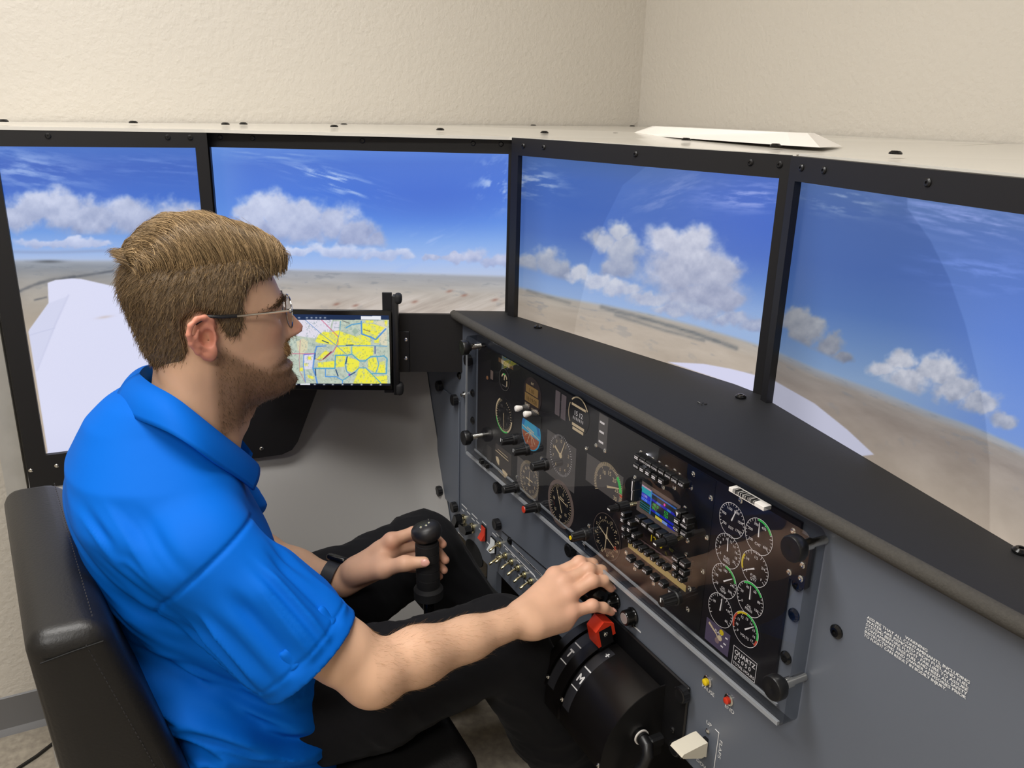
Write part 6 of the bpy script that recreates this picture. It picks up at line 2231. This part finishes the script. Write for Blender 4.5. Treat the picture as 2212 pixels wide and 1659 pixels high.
def sleeve(S, E, hemt, r0, r1, drop):
    ax_ = (E - S) / np.linalg.norm(E - S)
    L = np.linalg.norm(E - S)
    H = S + ax_ * L * hemt + np.array(drop)
    S2 = S + ax_ * .005
    a = (H - S2) / np.linalg.norm(H - S2)
    ext = H + a * .06

    def fn(X, Y, Z):
        px, py, pz = X - S2[0], Y - S2[1], Z - S2[2]
        Lq = np.linalg.norm(H - S2)
        t = (px * a[0] + py * a[1] + pz * a[2])
        tc = np.maximum(t, 0)
        qx, qy, qz = px - tc * a[0], py - tc * a[1], pz - tc * a[2]
        r = r0 + (r1 - r0) * np.clip(tc / Lq, 0, 1)
        d = np.sqrt(qx * qx + qy * qy + qz * qz) - r
        inner = np.maximum(d + .0075, Lq - .05 - t)
        d = np.maximum(d, t - Lq)
        return np.maximum(d, -inner)
    lo = np.minimum(S2, H) - max(r0, r1) - .01
    hi = np.maximum(S2, H) + max(r0, r1) + .01
    shf.join(fn, lo, hi, .030)
    return H, a


HR, aR = sleeve(np.array([-.120, -.818, .903]), ER, .72, .064, .079, (.0, -.022, -.018))
HL, aL = sleeve(np.array([-.454, -.800, .935]), ELf, .72, .064, .072, (.0, .012, -.006))
# open neck
shf.ell(hw(-.030, 0, -.135), (.078, .090, .090), .012, sub=True)
# keep only the hollow sleeves clear of the trunk
Vs, Fs = shf.mesh()
Vs = relax(Vs, Fs, 2, .5)
Ns = vnormals(Vs, Fs)
print('shirt', len(Vs), round(time.time() - T0, 1))
x, y, z = Vs.T
onR = np.linalg.norm(np.cross(Vs - np.array([-.120, -.818, .903]), aR), axis=1)
tR = (Vs - np.array([-.120, -.818, .903])) @ aR
wS = sstep(.02, .09, tR) * sstep(.13, .08, onR) * (x > -.2)
ridge = lambda n_: 1 - np.abs(2 * n_ - 1)
# folds of the trunk run forward and down from the seat back; those of the sleeve run along the arm
f1, f2 = y * .80 - z * .60, y * .60 + z * .80
wl = sstep(.86, .62, z)
wb = sstep(.70, .90, z) * sstep(.99, .93, z)
n1 = ridge(fbm(f2 * 24 + 3 + .8 * fbm(f1 * 6, f2 * 6, 603, 3), f1 * 4.0 + x * 3, 601, 3))
n2 = ridge(fbm(f2 * 26 + 1.4 * fbm(f1 * 5, x * 5, 608, 3), f1 * 5 + x * 4, 606, 3))
dsp = .075 * wl * (n1 - .66) + .012 * wl * (n2 - .6) + .034 * wb * (ridge(fbm(f2 * 20 + x * 6, f1 * 5 + 2, 611, 3)) - .62) * sstep(-.80, -.90, y - .1 * x)
th_ = np.arctan2((Vs - SR) @ np.cross(aR, (0, 1, 0)), (Vs - SR) @ np.cross(np.cross(aR, (0, 1, 0)), aR))
ns = ridge(fbm(np.cos(th_) * 2.3 + 5 + tR * 3, np.sin(th_) * 2.3 + 9 - tR * 2, 621, 2))
dsp = dsp * (1 - wS) + wS * .030 * (ns - .64) * sstep(.02, .08, tR) * (.35 + .65 * sstep(-.01, -.06, (Vs - HR) @ aR))
dsp = dsp * (1 - .7 * sstep(-.74, -.68, y) * sstep(.75, .65, z))
# armhole seam and hem stitching as shallow grooves
P0 = np.array([-.120, -.818, .903])
seam = np.exp(-((tR - .012 - .25 * (onR - .08)) / .0030) ** 2) * (x > -.22) * sstep(.03, .06, onR) * sstep(.105, .085, onR)
tH = (Vs - HR) @ aR
hemg = np.exp(-((tH + .026) / .0022) ** 2) * (np.linalg.norm(np.cross(Vs - HR, aR), axis=1) < .10) * (x > -.2)
dsp = dsp - .0035 * seam - .0022 * hemg
rimw = sstep(-.024, -.012, tH) * (np.linalg.norm(np.cross(Vs - HR, aR), axis=1) < .11) * (x > -.2)
dsp = np.where(Ns @ aR > .8, dsp * .3, dsp) * (1 - rimw)
Vs = Vs + Ns * dsp[:, None]
Vs = relax(Vs, Fs, 1, .4)
M_shirt = mat('blue_polo_knit', '0064CC', .7, spec=.12, bump=(1500, .12, .0004))
shirt = grid_object('polo_shirt', Vs, Fs, M_shirt, person)
shirt['label'] = 'bright blue short sleeved polo shirt'
# collar: the fold stands at the neck and falls outwards
TT = np.array([(-.285, -.862, 1.100), (-.240, -.852, 1.098), (-.207, -.827, 1.089), (-.199, -.799, 1.059), (-.213, -.768, 1.020), (-.240, -.737, .980), (-.262, -.718, .950)])
BB = np.array([(-.285, -.897, 1.060), (-.222, -.880, 1.062), (-.172, -.844, 1.058), (-.152, -.812, 1.034), (-.165, -.786, 1.000), (-.193, -.754, .962), (-.214, -.736, .934)])
def spl(P, n=30):
    t = np.linspace(0, 1, len(P)); u = np.linspace(0, 1, n)
    out = np.stack([np.interp(u, t, P[:, i]) for i in range(3)], 1)
    for _ in range(6):
        out[1:-1] = .5 * out[1:-1] + .25 * (out[:-2] + out[2:])
    return out
def collar_half(sg):
    T_, B_ = spl(TT), spl(BB)
    n, m_ = len(T_), 9
    cen = np.array([-.285, -.80, 1.03])
    rows = []
    for i in range(n):
        row = []
        inn = T_[i] + (cen - T_[i]) * .06 + np.array([0, 0, -.030])
        row.append(inn)
        row.append(T_[i] + (cen - T_[i]) * .03 + np.array([0, 0, -.008]))
        for j in range(m_):
            u = j / (m_ - 1)
            p = T_[i] * (1 - u) + B_[i] * u
            o_ = (p - cen) / np.linalg.norm(p - cen)
            row.append(p + o_ * .005 * math.sin(math.pi * min(1, u * 1.05)) ** .8 + np.array([0, 0, .003 * math.sin(math.pi * u)]))
        rows.append(row)
    R_ = np.array(rows)
    if sg < 0:
        R_[..., 0] = -.570 - R_[..., 0]
    return R_
b = MB()
for sg in (1, -1):
    R_ = collar_half(sg)
    n, m_ = R_.shape[:2]
    b.add(R_.reshape(-1, 3), [(i * m_ + j, (i + 1) * m_ + j, (i + 1) * m_ + j + 1, i * m_ + j + 1) for i in range(n - 1) for j in range(m_ - 1)])
co = b.build('collar', M_shirt, shirt, smooth=70)
md_ = co.modifiers.new('thickness', 'SOLIDIFY'); md_.thickness = .0028; md_.offset = 0

# ---- trousers
trf = Field((-.68, -.97, .06), (.02, .02, .76), .005)
hR, hL, kR, kL = np.array([-.195, -.79, .545]), np.array([-.370, -.79, .545]), np.array([-.160, -.365, .606]), np.array([-.505, -.372, .607])
fR, fL = np.array([-.175, -.100, .085]), np.array([-.470, -.060, .085])
for h_, k_, f_ in ((hR, kR, fR), (hL, kL, fL)):
    trf.cone(h_, h_ + (k_ - h_) * .5, .090, .088, .03)
    trf.cone(h_ + (k_ - h_) * .5, k_, .088, .071, .03)
    trf.cone(k_, k_ + (f_ - k_) * .4, .071, .070, .02)
    trf.cone(k_ + (f_ - k_) * .4, f_, .070, .062, .02)
trf.cone(hR + (-.02, -.01, -.02), hL + (.02, -.01, -.02), .088, .088, .05)
Vp, Fp = trf.mesh()
Vp = relax(Vp, Fp, 2, .5)
Np = vnormals(Vp, Fp)
x, y, z = Vp.T
q = ridge(fbm(y * 16 + z * 12 + 1.5 * fbm(x * 6, y * 6, 703, 3), x * 14 - y * 4, 701, 3))
q2 = ridge(fbm(z * 24 + x * 6, x * 8 + y * 8, 705, 3))
Vp = Vp + Np * (.010 * (q - .6) * sstep(.40, .50, z) + .011 * (q2 - .6) * sstep(.5, .35, z))[:, None]
M_pants = mat('black_twill', '151518', .85, spec=.15, sheen=.03, bump=(900, .12, .0004))
tro = grid_object('trousers', Vp, Fp, M_pants, person)
tro['label'] = 'black twill trousers'
# ---- shoes
for f_, dx in ((fR, .01), (fL, -.01)):
    s2 = Field(f_ + (-.09, -.10, -.09), f_ + (.09, .22, .09), .005)
    s2.cone(f_ + (0, -.01, -.02), f_ + (0, 0, .02), .045, .048, .02)
    s2.cone(f_ + (0, -.03, -.045), f_ + (dx, .10 if dx > 0 else .06, -.045), .040, .042, .03, ((0, 0, 1), .8))
    Vq, Fq = s2.mesh()
    Vq[:, 2] = np.maximum(Vq[:, 2], .004)
    grid_object('shoe', relax(Vq, Fq, 2), Fq, M_leather, person)
print('person done', round(time.time() - T0, 1))
